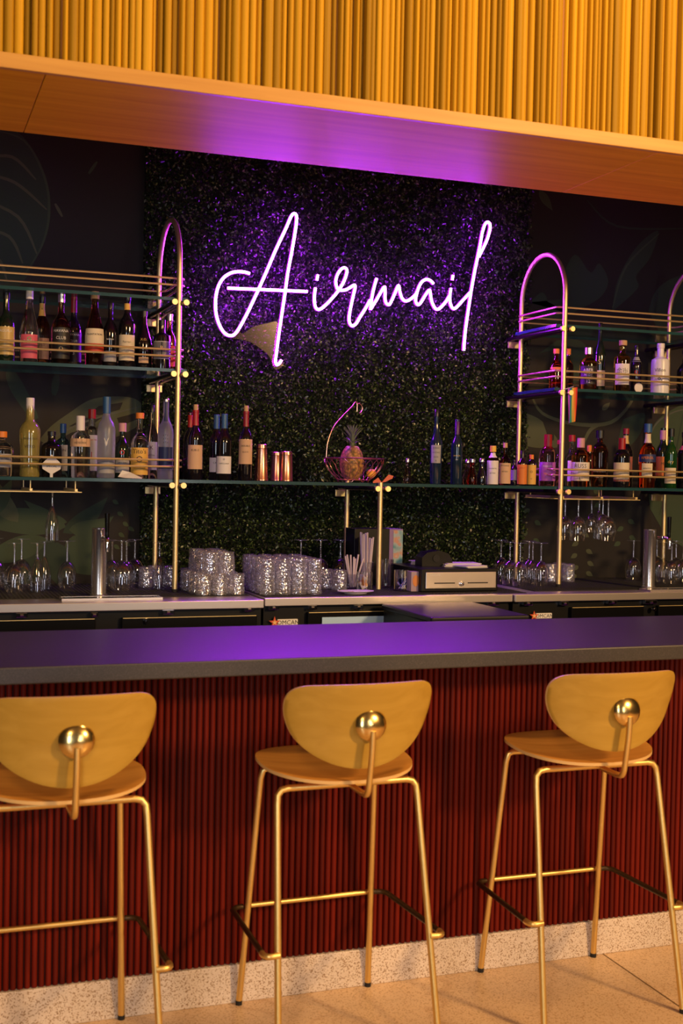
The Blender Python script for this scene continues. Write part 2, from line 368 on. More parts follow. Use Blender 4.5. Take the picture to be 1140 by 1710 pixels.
# ---- boxwood hedge panel behind the sign
GX0, GX1, GZ0, GZ1 = at(242, 600, 5.62).x, at(880, 640, 5.62).x, 1.05, 3.35
gr = thing('hedge_panel', 'dark green artificial boxwood hedge panel behind the neon sign', 'hedge panel', ((GX0+GX1)/2, WALL_Y-.004, GZ0))
MB().box(-(GX1-GX0)/2, (GX1-GX0)/2, -.045, -.002, 0, GZ1-GZ0).build('backing', mat('hedge_backing', (.004, .006, .003), .9), gr, smooth=False)
def leaves(n):
    W = GX1-GX0; L = GZ1-GZ0
    px = rng.uniform(-W/2-.008, W/2+.008, n); pz = rng.uniform(0, L, n)
    px += rng.normal(0, .004, n)
    bumpy = .5+.5*np.sin(px*41+np.sin(pz*33)*1.5)*np.sin(pz*47+np.sin(px*29))
    py = -.048-rng.uniform(0, 1, n)**1.3*(.026+.030*bumpy)
    c = np.stack([px, py, pz], 1)
    a = rng.normal(0, 1, (n, 3)); a[:, 1] *= .6; a /= np.linalg.norm(a, axis=1)[:, None]
    b = rng.normal(0, 1, (n, 3)); b -= a*(a*b).sum(1)[:, None]; b /= np.linalg.norm(b, axis=1)[:, None]
    nr = np.cross(a, b)
    s = rng.uniform(.006, .0105, n)[:, None]
    v = np.stack([c-a*s, c+b*s*.52+nr*s*.15, c+a*s, c-b*s*.52+nr*s*.15], 1).reshape(-1, 3)
    me = bpy.data.meshes.new('leaves')
    me.vertices.add(4*n); me.vertices.foreach_set('co', v.ravel().astype(np.float32))
    me.loops.add(4*n); me.loops.foreach_set('vertex_index', np.arange(4*n, dtype=np.int32))
    me.polygons.add(n); me.polygons.foreach_set('loop_start', np.arange(0, 4*n, 4, dtype=np.int32)); me.polygons.foreach_set('loop_total', np.full(n, 4, np.int32))
    me.update(calc_edges=True)
    m = mat('boxwood_leaf', (.05, .09, .02), .30); nn, l, bs = nodes(m)
    g = nn.new('ShaderNodeNewGeometry'); r = ramp(nn, [(0, (.004, .007, .002)), (.60, (.011, .023, .006)), (.84, (.036, .066, .014)), (1, (.13, .18, .055))])
    l.new(g.outputs['Random Per Island'], r.inputs[0]); l.new(r.outputs[0], bs.inputs['Base Color'])
    me.materials.append(m)
    o = link('leaves', me, gr); o['kind'] = 'stuff'
leaves(110000)

# ================================================================== NEON SIGN
SY = 5.555
def reg(x0, y0, s, pts): return [(x0+a/s, y0+b/s) for a, b in pts]
STROKES = [
 reg(340, 340, 5.7, [(437, 667), (390, 652), (320, 648), (255, 662), (190, 705), (145, 775), (120, 860), (112, 950), (118, 1050), (140, 1130), (170, 1195), (205, 1238), (245, 1256), (285, 1250), (325, 1205), (380, 1110), (450, 970), (520, 820), (600, 640), (690, 430), (780, 240), (830, 125), (860, 95), (882, 115), (882, 180), (865, 300), (830, 500), (800, 660), (775, 840), (745, 1040), (715, 1240), (690, 1430), (682, 1500), (692, 1532), (715, 1525), (740, 1490)]),
 reg(340, 340, 5.7, [(228, 805), (480, 815), (730, 826), (985, 837)]),
 reg(510, 430, 6.706, [(137, 195), (126, 255)]),
 reg(510, 430, 6.706, [(110, 340), (98, 440), (103, 530), (125, 575), (160, 580), (210, 545), (290, 465), (360, 380), (420, 285), (455, 195), (462, 140), (437, 115), (400, 130), (360, 185), (338, 260), (345, 320), (365, 358), (400, 368), (450, 362), (500, 335), (540, 310), (555, 325), (540, 400), (515, 510), (490, 640), (488, 710), (505, 755), (530, 765), (565, 740), (610, 665), (670, 570), (722, 475)]),
 reg(510, 430, 6.706, [(795, 235), (770, 320), (745, 430), (725, 585)]),
 reg(510, 430, 6.706, [(727, 580), (790, 480), (850, 375), (885, 328), (890, 400), (890, 470), (905, 515), (935, 528), (960, 490), (1000, 400), (1040, 312), (1056, 390), (1081, 460), (1121, 488), (1176, 465), (1231, 415), (1246, 385)]),
 reg(660, 430, 6.706, [(425, 295), (395, 262), (350, 245), (300, 268), (262, 330), (240, 400), (225, 470), (235, 515), (260, 528), (290, 495), (335, 420), (378, 365), (390, 400), (405, 490), (440, 565), (475, 580), (520, 545), (570, 485), (603, 430)]),
 reg(660, 430, 6.706, [(643, 200), (636, 250)]),
 reg(660, 430, 6.706, [(620, 345), (608, 440), (615, 520), (640, 568), (675, 565), (740, 495), (800, 430), (848, 380)]),
 reg(740, 360, 6.84, [(405, 470), (450, 380), (500, 270), (530, 160), (530, 100), (505, 75), (475, 100), (445, 190), (425, 300), (400, 430), (360, 620), (320, 840), (290, 1040), (260, 1240), (240, 1420), (232, 1540)]),
]
sgn = thing('neon_sign', 'glowing purple neon script sign hanging on the dark hedge wall', 'neon sign', (2.0, SY, 2.3))
O = Vector((2.0, SY, 2.3))
for st in STROKES:
    P = [at(a, b, SY)-O for a, b in st]; Q = smooth_path(P, 4)
    t = MB().tube([q+Vector((0, .0075, 0)) for q in Q], .0078, 8).build('neon_tube', M_NEON, sgn)
    MB().tube([q+Vector((0, -.002, 0)) for q in Q], .0062, 8).build('glowing_core', M_NCORE, t)
    for q in (Q[len(Q)//6], Q[len(Q)//2], Q[-max(1, len(Q)//6)]):
        if len(st) > 3: MB().tube([q+Vector((0, .014, 0)), q+Vector((0, .038, 0))], .0025, 6).build('standoff', M_CHROME, sgn)
ap = [at(a, b, SY+.012)-O for a, b in sm2([(388, 562), (396, 549), (405, 557), (422, 546), (445, 540), (463, 538), (462, 560), (458, 600), (472, 606), (466, 616), (456, 614), (450, 596), (432, 580), (412, 569), (386, 565)])]
MB().prism([(p.x, p.z) for p in ap], .010, .014).build('acrylic_backer', M_ACR, sgn, smooth=False)
MB().tube([at(434, 500, 5.60)-O, at(515, 512, 5.60)-O], .0015, 6).build('wire', M_BLACKM, sgn)

# ================================================================== BACK BAR SHELVING
PF, PR, CZ = 5.10, 5.53, 1.115
SH = (1.595, 2.062, 2.362)
PR_ = .0115
def rods(fr, X, z, shelf=True):
    for s in (-1, 1):
        r = MB().tube([(X+s*.0245, PF-.022, z), (X+s*.0245, WALL_Y, z)], .0105, 12).build('support_rod', M_BRONZE, fr)
        MB().tube([(X+s*.0245, PF-.034, z), (X+s*.0245, PF-.020, z)], .0122, 16).build('end_cap', M_BRASS, r)
    MB().tube([(X-.03, PF, z), (X+.03, PF, z)], .006, 8).build('cross_pin', M_BRASS, fr)
    MB().box(X-.038, X+.034, 5.590, 5.602, z-.046, z-.012, .002).build('wall_plate', M_BRASS, fr)
def arch(fr, X, top=2.72):
    R = (PR-PF)/2; zc = top-R; pts = [(X, PF, CZ+.016), (X, PF, zc-.3), (X, PF, zc)]
    pts += [(X, PF+R-R*math.cos(a), zc+R*math.sin(a)) for a in [math.pi*k/20 for k in range(1, 20)]]
    pts += [(X, PR, zc), (X, PR, zc-.3), (X, PR, CZ+.005)]
    MB().tube(pts, PR_, 14).build('arch_tube', M_BRASS, fr)
    MB().tube([(X, PF, CZ+.0045), (X, PF, CZ+.017)], .0135, 14).build('foot', M_BLACKM, fr)
def rails(fr, Xa, Xb, z):
    for dz in (.082, .054):
        zz = z+dz; a, b, yf, yr, r = Xa-.028, Xb+.028, PF+.026, PR-.02, .022
        bend = lambda cx, cy, a0, a1: [(cx+r*math.cos(t), cy+r*math.sin(t), zz) for t in [a0+(a1-a0)*k/5 for k in range(6)]]
        pts = [(Xa, PR-.004, zz), (a+.010, PR-.012, zz), (a, PR-.03, zz)]+bend(a+r, yf+r, math.pi, 1.5*math.pi)+bend(b-r, yf+r, 1.5*math.pi, 2*math.pi)+[(b, PR-.03, zz), (b-.010, PR-.012, zz), (Xb, PR-.004, zz)]
        MB().tube(pts, .0046, 8).build('front_rail', M_BRASS, fr)
        MB().tube([(Xa, PR, zz), (Xb, PR, zz)], .0042, 8).build('rear_rail', M_BRASS, fr)
def frame(label, Xs):
    fr = thing('brass_shelving', label, 'shelving')
    for X in Xs:
        arch(fr, X)
        for z in SH: rods(fr, X, z-.0245)
    for z in SH: rails(fr, Xs[0], Xs[1], z)
    return fr
PX = (.236, 1.112, 2.040, 2.959, 3.837)
frame('arched brass shelf frame with rails at the left end of the back bar', PX[:2])
frame('arched brass shelf frame with rails right of the neon sign', PX[3:])
fr = thing('shelf_support', 'pair of short brass posts under the middle of the long glass shelf', 'shelf support')
for y, zt in ((PF, SH[0]+.004), (PR, SH[0]+.008)): MB().tube([(PX[2], y, CZ+.0045), (PX[2], y, zt)], PR_, 14).build('post', M_BRASS, fr)
rods(fr, PX[2], SH[0]-.0245)
def glass_shelf(x0, x1, z, label):
    m = MB(); y0, y1, z0 = PF+.0125, PR-.0125, z-.0135
    vs = [(x, y, zz) for zz in (z0, z) for y in (y0, y1) for x in (x0, x1)]
    m.cur = 0; m.add(vs, [(0, 2, 3, 1), (4, 5, 7, 6)]); m.cur = 1; m.add(vs, [(0, 1, 5, 4), (2, 6, 7, 3), (0, 4, 6, 2), (1, 3, 7, 5)])
    tag(m.build('glass_shelf', [M_SHELF, M_GEDGE], smooth=False), label, 'shelf')
glass_shelf(PX[0]-.06, PX[4]+.06, SH[0], 'long clear glass shelf running the whole back bar under the bottles')
glass_shelf(PX[0]-.04, PX[1]+.04, SH[1], 'middle glass shelf of the left brass frame holding dark bottles')
glass_shelf(PX[0]-.04, PX[1]+.04, SH[2], 'empty top glass shelf of the left brass frame')
glass_shelf(PX[3]-.04, PX[4]+.04, SH[1], 'middle glass shelf of the right brass frame holding whisky bottles')
glass_shelf(PX[3]-.04, PX[4]+.04, SH[2], 'empty top glass shelf of the right brass frame')

# ---- brass glass-hanging racks under the long shelf
def rack(x0, x1, label):
    r = thing('glass_rack', label, 'glass rack', (0, 0, 0))
    z = SH[0]-.062
    for k, y in enumerate((5.14, 5.225, 5.31, 5.395, 5.48)):
        MB().box(x0, x1, y-.006, y+.006, z, z+.004, .001).build('rail', M_BRASS, r)
    for x_ in (x0+.01, x1-.03, (x0+x1)/2):
        MB().box(x_, x_+.012, 5.13, 5.49, z+.004, z+.016, .001).build('crossbar', M_BRASS, r)
        for y in (5.16, 5.45): MB().tube([(x_+.006, y, z+.016), (x_+.006, y, SH[0]-.0135)], .003, 6).build('hanger', M_BRASS, r)
    return z
RZ = rack(.30, at(133, 825, 5.2).x, 'brass hanging glass rack under the left end of the long shelf')
rack(at(905, 838, 5.3).x, at(1056, 838, 5.2).x, 'brass hanging glass rack under the right end of the long shelf')

# ---- back bar coolers
def cooler(label, px0, px1, yf, zt, doors, hinges, locks, logo=None, X0=None, X1=None):
    x0 = at(px0, 1000, yf).x if X0 is None else X0; x1 = at(px1, 1000, yf).x if X1 is None else X1
    c = thing('bar_cooler', label, 'cooler', (0, 0, 0), 'black back bar coolers')
    MB().box(x0+.004, x1-.004, yf+.030, 5.585, 0, zt-.036).build('cabinet', M_BLACK, c, smooth=False)
    wt = MB().box(x0, x1, yf, 5.585, zt-.034, zt, .003).build('worktop', M_STEEL, c)
    for a, b in doors:
        d = MB().box(at(a, 1030, yf).x, at(b, 1030, yf).x, yf+.006, yf+.029, .12, zt-.062, .003).build('door', M_BLACKG, c)
        MB().box(at(a, 1030, yf).x+.004, at(b, 1030, yf).x-.004, yf+.0045, yf+.012, zt-.065, zt-.0625).build('door_trim', M_BRASS, d, smooth=False)
    for a, b, y in hinges:
        p = at(a, y, yf+.0); q = at(b, y, yf)
        h = MB().box(p.x, q.x, yf+.004, yf+.029, p.z-.009, p.z+.009, .002); h.tube([((p.x+q.x)/2-.006, yf+.003, p.z), ((p.x+q.x)/2+.006, yf+.003, p.z)], .005, 8)
        h.build('hinge', M_CHROME, c)
    for a, y in locks:
        p = at(a, y, yf); MB().tube([(p.x, yf-.006, p.z), (p.x, yf+.008, p.z)], .0105, 14).tube([(p.x, yf-.010, p.z), (p.x, yf-.004, p.z)], .005, 8).build('lock', M_CHROME, c)
    if logo:
        p = at(logo[0], logo[1], yf); k = logo[2]
        lp = MB().box(p.x-.022*k, p.x+.066*k, yf+.018, yf+.030, p.z-.014*k, p.z+.012*k, .001).build('logo_plate', mat('logo_white', (.80, .78, .76), .5), c)
        vs, fs = text_data('OMCAN', .026*k); MB().add([(p.x+.024*k+v[0], yf+.0172, p.z-.002*k+v[1]) for v in vs], fs).build('lettering', M_INK, lp, smooth=False)
        st = []
        for i in range(10):
            a = math.pi/2+i*math.pi/5; rr = (.026 if i % 2 == 0 else .010)*k; st.append((p.x-.036*k+rr*math.cos(a), p.z+rr*math.sin(a)))
        MB().prism(st, yf+.014, yf+.0178).build('star', mat('logo_red', (.62, .10, .04), .4), lp, smooth=False)
        MB().prism([(p.x-.036*k+(a-p.x+.036*k)*.5, p.z+(b-p.z)*.5) for a, b in st], yf+.0125, yf+.0139).build('star_heart', mat('logo_gold', (.85, .55, .25), .4), lp, smooth=False)
    return c
cooler('black back bar cooler with steel top at the left, below the beer tower', 0, 441, 4.765, 1.115, [(-40, 160), (204, 430)], [(27, 46, 1028), (152, 164, 1027), (272, 291, 1023), (408, 425, 1018)], [(245, 1037)], X0=.02)
cm = cooler('black back bar cooler with steel top in the middle, below the cash drawer', 442, 856, 4.825, 1.115, [(515, 646), (660, 790)], [(449, 466, 1015.5), (515, 530, 1015), (592, 607, 1014), (815, 834, 1008)], [], (474, 1040, 1.0))
cooler('black back bar cooler with steel top at the right, below the second beer tower', 860, 1400, 4.81, 1.115, [(955, 1076), (1100, 1240)], [(875, 890, 1008), (938, 950, 1008), (1016, 1031, 1006), (1078, 1098, 1006)], [(1092, 1017)], (905, 1029, .9))
p0 = at(538, 1031, 4.82); p1 = at(645, 1043, 4.82)
MB().box(p0.x, p1.x, 4.822, 4.8265, p1.z-.10, p0.z, .001).build('lit_cooler_window', mat('window_glow_paint', (.42, .66, 1.0), .5), cm, smooth=False)  # lit cooler window; its bluish inner glow is painted in as surface colour

# ---- black cabinet standing in the aisle behind the bar
q0, q1 = atz(720, 1031, 1.088), atz(648, 1005, 1.088); q2 = atz(893, 1029, 1.088)
tb = thing('equipment_cabinet', 'black flat-topped equipment cabinet in the aisle behind the bar', 'cabinet', ((q0.x+q2.x)/2, (q0.y+q1.y)/2, 0))
q1.y = min(q1.y, 4.80); tb.location.y = (q0.y+q1.y)/2
hx, hy = (q2.x-q0.x)/2, (q1.y-q0.y)/2
MB().box(-hx+.01, hx-.01, -hy+.015, hy-.005, 0, 1.062).build('body', M_BLACK, tb, smooth=False)
MB().box(-hx, hx, -hy, hy, 1.063, 1.088, .008).build('lid', mat('black_satin_lid', (.004, .004, .007), .42, spec=.35), tb)

# ================================================================== STOOLS
def arc(c, a0, a1, r, n, f): return [f(c[0]+r*math.cos(a0+(a1-a0)*k/n), c[1]+r*math.sin(a0+(a1-a0)*k/n)) for k in range(n+1)]
def super_outline(n=48):      # back-rest outline, wide flat top and narrow round bottom (unit square)
    pts = [(-.62, .968), (0, 1.0), (.62, .968), (.85, .905), (.962, .74), (.995, .48), (.965, .12), (.855, -.30), (.64, -.66), (.34, -.91), (0, -1), (-.34, -.91), (-.64, -.66), (-.855, -.30), (-.965, .12), (-.995, .48), (-.962, .74), (-.85, .905)]
    P = [Vector((a, b, 0)) for a, b in pts]; P = P+P[:3]; Q = smooth_path(P[:], 4)
    return [(q.x, q.y) for q in Q[4:4+4*len(pts)]]
def shell(outline, fn, th, name, m, parent, edge=None):
    n = len(outline); rings = 7; vs = []; fs = []
    def grid(off):
        base = len(vs)
        for k in range(rings):
            s = 1-(k/rings)**1.6
            for a, b in outline: vs.append(fn(a*s, b*s, off if k else off*.72))
        vs.append(fn(0, 0, off))
        for k in range(rings-1):
            for i in range(n): j = (i+1) % n; fs.append((base+k*n+i, base+k*n+j, base+(k+1)*n+j, base+(k+1)*n+i))
        for i in range(n): fs.append((base+(rings-1)*n+i, base+(rings-1)*n+(i+1) % n, base+rings*n))
        return base
    a = grid(th/2); b = grid(-th/2)
    mb = MB().add(vs, fs); mb.cur = 1; o = len(mb.v)
    mb.f += [(a+i, b+i, b+(i+1) % n, a+(i+1) % n) for i in range(n)]; mb.mi += [1]*n
    return mb.build(name, [m, M_PLY], parent, True, 50)
M_PLY = mat('plywood_edge', (.72, .46, .17), .5)
SEAT_Z = .768
def make_stool(label):
    t = thing('bar_stool', label, 'bar stool', group='oak and brass bar stools')
    # seat: rounded triangle-ish pan, edges slightly lifted at the front
    so = []
    for k in range(56):
        a = 2*math.pi*k/56; c, s = math.cos(a), math.sin(a)
        so.append((math.copysign(abs(c)**.8, c)*(1.0+.06*s), math.copysign(abs(s)**.86, s)))
    shell(so, lambda a, b, o: (a*.228, .005+b*.195, SEAT_Z+.016*(a*a)+.016*(b+.2)*(b > -.2)-.008*(1-a*a)*(1-b*b)+.004+o), .013, 'seat', M_SEATW, t)
    # back rest, leaning back and wrapping forward at the sides
    shell(super_outline(), lambda a, b, o: (a*.222, -.235+.085*a*a-.035*b*(1 if b > 0 else .6)-o, .938+b*.122), .013, 'backrest', M_STOOLW, t)
    # disc and stem
    m = MB(); m.lathe([(.0001, .016), (.018, .0145), (.032, .0105), (.042, .004), (.0455, -.001), (.044, -.005), (.0001, -.005)][::-1], 28)
    d = m.build('disc', M_DISC, t); d.location = (.004, -.252, .945); d.rotation_euler = (math.radians(90)-.13, 0, 0)
    MB().tube(smooth_path([(.004, -.266, .930), (.004, -.262, .87), (.004, -.250, .80), (.004, -.240, .757), (.004, -.215, .744), (.004, -.12, .744)], 4), .0088, 10).build('stem', M_STOOLB, t)
    # legs: two bent tubes, each with two legs; modelled as separate legs and crossbars
    r = .0098; rz = SEAT_Z-.022
    for s in (-1, 1):
        top = (s*.212, -.100, rz); foot = (s*.240, -.236, .012)
        pts = [(s*.10, -.10, rz), (s*.180, -.100, rz), (s*.200, -.101, rz-.004), (s*.2115, -.103, rz-.018), (s*.214, -.108, rz-.045), foot]
        lg = MB().tube(pts, r, 12).build('leg', M_STOOLB, t)
        MB().tube([(s*.2404, -.2365, .0), (s*.240, -.236, .014)], .0105, 10).build('rubber_foot', M_BLACKM, lg)
        pts = [(s*.09, .14, rz), (s*.165, .14, rz), (s*.178, .141, rz-.006), (s*.184, .144, rz-.030), (s*.213, .232, .012)]
        lg = MB().tube(pts, r, 12).build('leg', M_STOOLB, t)
        MB().tube([(s*.2132, .2325, .0), (s*.213, .232, .014)], .0105, 10).build('rubber_foot', M_BLACKM, lg)
        # dark side foot bar that runs outside the legs
        fz = .312
        sb = MB().tube([(s*.214, .206, fz), (s*.236, .203, fz), (s*.252, .185, fz), (s*.266, -.13, fz), (s*.268, -.168, fz)], .0082, 10).build('side_footbar', mat('dark_footbar', (.06, .035, .015), .4, .6), t)
        MB().tube(smooth_path([(s*.268, -.160, fz), (s*.267, -.180, fz), (s*.255, -.192, fz), (s*.228, -.190, fz)], 3), .0088, 10).build('bar_end', M_STOOLB, sb)
    MB().tube([(-.10, -.10, rz), (.10, -.10, rz)], r, 12).build('seat_crossbar', M_STOOLB, t)
    MB().tube([(-.09, .14, rz), (.09, .14, rz)], r, 12).build('seat_crossbar', M_STOOLB, t)
    MB().tube([(-.20, .210, .312), (.20, .210, .312)], .0082, 10).build('front_footbar', M_STOOLB, t)
    return t
s0 = make_stool('oak and brass bar stool cut off by the left edge of the picture')
s0.location = (.428, 3.352, 0)
for lab, x_, rz in (('oak and brass bar stool in the middle of the three', 1.217, .02), ('oak and brass bar stool at the right above the brass floor strip', 2.036, .0)):
    s = copy_tree(s0); s.location = (x_, 3.350, 0); s.rotation_euler = (0, 0, rz); s['label'] = lab

# ================================================================== BOTTLES
def glassy(name, c, rough=.03, ior=1.38): return mat(name, c, rough, trans=1, ior=ior)
G = dict(clear=glassy('clear_spirit', (.93, .94, .96)), amber=glassy('amber_spirit', (.62, .24, .05)), brown=glassy('brown_spirit', (.32, .10, .03)), orange=glassy('orange_spirit', (.98, .16, .02)), red=glassy('red_spirit', (.75, .04, .02)),
         yellow=mat('yellow_liqueur', (.50, .42, .12), .12, trans=.6, coat=.6), blue=glassy('blue_glass', (.16, .42, .62)), green=mat('green_glass', (.010, .065, .012), .08, trans=.3, coat=.5), dark=mat('dark_bottle_glass', (.006, .005, .007), .09, coat=.6, coat_rough=.04),
         darkgreen=mat('dark_green_bottle', (.006, .014, .007), .09, coat=.6, coat_rough=.04), frost=mat('frosted_glass', (.62, .64, .74), .34, trans=.82), white=mat('white_ceramic', (.72, .70, .72), .28), navy=mat('navy_bottle', (.008, .020, .040), .1, coat=.6), violet=glassy('rose_spirit', (.75, .42, .50)))
K = dict(yellow=mat('cap_yellow', (.80, .50, .06), .45), black=mat('cap_black', (.012, .012, .014), .3), white=mat('cap_white', (.75, .70, .68), .4), red=mat('cap_red', (.32, .010, .010), .35), cork=mat('cork', (.52, .33, .16), .8), orange=mat('cap_orange', (.75, .22, .03), .45), blue=mat('cap_blue', (.03, .10, .24), .3), gold=mat('cap_gold', (.75, .50, .16), .3, .9), wine=mat('capsule_wine', (.26, .016, .022), .3), silver=mat('cap_silver', (.62, .60, .62), .25, .9), purple=mat('cap_purple', (.07, .02, .12), .35), pink=mat('cap_pink', (.55, .28, .30), .4))
LB = dict(white=M_WHITE, cream=M_CREAM, orange=mat('label_orange', (.68, .20, .03), .55), yellow=mat('label_yellow', (.72, .42, .08), .55), black=mat('label_black', (.016, .014, .014), .5), pink=mat('label_pink', (.62, .10, .16), .55), red=mat('label_red', (.55, .05, .02), .55), purple=mat('label_purple', (.42, .10, .52), .5), blue=mat('label_blue', (.02, .03, .12), .45), grey=mat('label_grey', (.34, .33, .34), .5), tan=mat('label_tan', (.62, .40, .24), .6), gold=mat('label_gold', (.55, .38, .12), .4))
INK = dict(yellow=mat('cap_yellow', (.80, .50, .06), .45), black=M_INK, white=mat('ink_white', (.70, .68, .66), .5), red=mat('ink_red', (.50, .02, .02), .5), gold=mat('ink_gold', (.70, .48, .14), .4), green=mat('ink_green', (.08, .42, .12), .5), orange=LB['orange'])
PROF = {   # (radius/R, height/H) outlines
 'wine': [(.0, 0), (.93, 0), (1, .012), (1, .56), (.97, .61), (.80, .675), (.52, .725), (.40, .765), (.36, .80), (.35, .965), (.40, .968), (.40, .995), (.0, 1)],
 'corked': [(.0, 0), (.93, 0), (1, .012), (1, .52), (.97, .565), (.80, .625), (.52, .67), (.40, .71), (.36, .745), (.35, .895), (.40, .898), (.40, .922), (.0, .925)],
 'round': [(.0, 0), (.94, 0), (1, .012), (1, .50), (.96, .56), (.80, .625), (.52, .675), (.38, .71), (.33, .76), (.32, .93), (.0, .94)],
 'tall': [(.0, 0), (.94, 0), (1, .01), (1, .52), (.93, .59), (.70, .66), (.45, .72), (.34, .76), (.32, .94), (.0, .95)],
 'taper': [(.0, 0), (.80, 0), (.85, .012), (1, .50), (.97, .55), (.80, .60), (.58, .66), (.40, .74), (.33, .82), (.30, .93), (.0, .94)],
 'squat': [(.0, 0), (.95, 0), (1, .02), (1, .60), (.95, .67), (.72, .73), (.42, .77), (.34, .80), (.33, .91), (.0, .92)],
 'cone': [(.0, 0), (.96, 0), (1, .01), (1, .42), (.92, .50), (.68, .62), (.46, .72), (.36, .80), (.33, .93), (.0, .94)],
 'swell': [(.0, 0), (.90, 0), (.95, .015), (.90, .20), (.93, .38), (1.0, .54), (.98, .60), (.80, .66), (.50, .70), (.40, .74), (.38, .93), (.0, .94)],
 'shoulder': [(.0, 0), (.95, 0), (1, .012), (1, .62), (.94, .68), (.60, .715), (.40, .735), (.37, .76), (.37, .90), (.0, .91)],
 'bitters': [(.0, 0), (.95, 0), (1, .015), (1, .62), (.90, .68), (.55, .74), (.42, .78), (.40, .90), (.0, .91)],
 'decanter': [(.0, 0), (.90, 0), (1, .10), (.95, .30), (.62, .52), (.42, .66), (.40, .88), (.46, .90), (.0, .91)],
 'block': [(.0, 0), (.96, 0), (1, .02), (1, .66), (.95, .70), (.55, .735), (.40, .75), (.38, .93), (.0, .94)],
}
def rad_at(prof, u):
    for (r0, z0), (r1, z1) in zip(prof[1:-1], prof[2:]):
        if z0 <= u <= z1: return r0+(r1-r0)*((u-z0)/max(z1-z0, 1e-6))
    return prof[1][0]
def bottle(label, px, ytop, wpx, z, Y, prof, glass, cap, capf=(.90, 1.0), capr=.36, labels=(), name='spirit_bottle', group=None, turn=0, sq=1.0, ridge=False, capsule=None):
    """labels: (z0, z1, half angle, material, [(text, size, z, ink)...])"""
    zb = z; b = at(px, 700, Y); D = dist((b.x, Y, z)); p = at(px, ytop, Y); Ht = p.z-z+.001
    # base position under the bottle axis, allowing for the camera's roll
    d = at(px, ytop*.5+.5*(ytop+Ht*F/D), Y); X = d.x; R = wpx/2*D/F
    t = thing(name, label, 'bottle', (X, Y, z+.0006), group)
    P = PROF[prof]; body = [(max(r*R, 1e-5), u*Ht) for r, u in P]
    seg = 24
    jit = (lambda k, i: .018*((-1)**i)) if ridge else None
    m = MB(); m.lathe(body, seg, jit=jit, sy=sq); m.build('body', G[glass], t, True, 35)
    if capsule: MB().lathe([(.43*R, .72*Ht), (.40*R, .76*Ht), (.395*R, .89*Ht), (.43*R, .893*Ht), (.43*R, .924*Ht), (.2*R, .926*Ht)], 16, caps=False).build('capsule', K[capsule], t)
    if cap:
        r = capr*R*1.08; z0, z1 = capf[0]*Ht, capf[1]*Ht
        z1 = Ht*1.0 if z1 > .999 else z1
        MB().lathe([(r*.8, z0+.0003), (r, z0+.001), (r, z1-.0015), (r*.9, z1), (.0001, z1)], 16).build('cap', K[cap], t)
    face = math.atan2(-Y, -X)+turn
    for (z0, z1, ha, lm, txt) in labels:
        n = 14; lv = []; lf = []
        for iz in range(3):
            u = z0+(z1-z0)*iz/2; rr = rad_at(P, u)*R*1.012+.0002
            for k in range(n+1):
                a = face-ha+2*ha*k/n; lv.append((rr*math.cos(a), rr*math.sin(a)*sq, u*Ht))
        for iz in range(2):
            for k in range(n): o = iz*(n+1)+k; lf.append((o, o+1, o+n+2, o+n+1))
        lo = MB().add(lv, lf).build('label', LB[lm], t) if lm else None
        for (s, size, uz, ink) in txt:
            vs, fs = text_data(s, size*R); out = []
            for v in vs:
                u = uz+v[1]/Ht; rr = rad_at(P, u)*R*1.02+.0005; a = face+v[0]/rr; out.append((rr*math.cos(a), rr*math.sin(a)*sq, u*Ht))
            MB().add(out, fs).build('lettering', INK[ink], lo or t, smooth=False)
    return t
FR, BKR = 5.205, 5.33      # front and rear bottle rows
S1, S2 = SH[0], SH[1]
g2, g1 = 'dark bottles on the left middle shelf', 'spirit bottles on the left lower shelf'
# --- left frame, middle shelf
bottle('dark bottle with yellow-green label at the far left of the middle shelf', 10, 489, 30, S2, FR, 'round', 'darkgreen', 'black', labels=[(.10, .50, 1.1, 'gold', [('AGUILA', .42, .44, 'white')])], group=g2)
bottle('clear bottle with pink and green floral label on the left middle shelf', 49, 483, 31, S2, FR, 'cone', 'clear', 'white', (.86, 1), labels=[(.06, .38, 1.0, 'pink', [('ROSA', .5, .28, 'white'), ('o', .9, .33, 'green')])], group=g2)
bottle('dark bottle with yellow neck label behind the pink floral one', 70, 496, 27, S2, BKR, 'tall', 'brown', 'black', labels=[(.72, .92, 1.2, 'yellow', [('B', .35, .82, 'black')]), (.1, .40, 1.0, 'tan', [('OLD', .4, .3, 'black')])], group=g2)
bottle('dark rum bottle with silver cap and round-crested black label', 102, 492, 31, S2, FR, 'round', 'brown', 'silver', (.88, 1), labels=[(.08, .52, 1.2, 'black', [('HAVANA', .42, .47, 'white'), ('CLUB', .45, .37, 'white'), ('O', .6, .22, 'gold')])], group=g2)
bottle('red-capped rum bottle behind the silver-capped black-labelled one', 123, 497, 27, S2, BKR, 'round', 'dark', 'wine', (.78, 1), labels=[(.08, .50, 1.2, 'black', [('HAVANA', .38, .46, 'white'), ('CLUB', .4, .37, 'white'), ('3', .6, .2, 'white')])], group=g2)
bottle('rum bottle with wooden stopper and cream and orange-red label', 158, 488, 32, S2, FR, 'cone', 'brown', 'cork', (.90, 1), .42, labels=[(.30, .50, 1.25, 'cream', [('PLANTATION', .28, .42, 'black')]), (.18, .30, 1.25, 'red', [])], group=g2)
bottle('narrow black bottle with small vertical label lettering', 184, 505, 24, S2, FR, 'tall', 'dark', 'black', labels=[(.08, .24, 1.0, 'grey', []), (.3, .5, .5, None, [('RESERVA', .26, .42, 'white')])], group=g2)
bottle('black bottle with yellow neck band and large cream label', 212, 497, 28, S2, FR, 'wine', 'dark', 'black', (.94, 1), .40, labels=[(.10, .46, 1.1, 'cream', [('Ferrari', .36, .36, 'black'), ('1827', .25, .22, 'black')]), (.82, .91, 1.6, 'yellow', [])], group=g2)
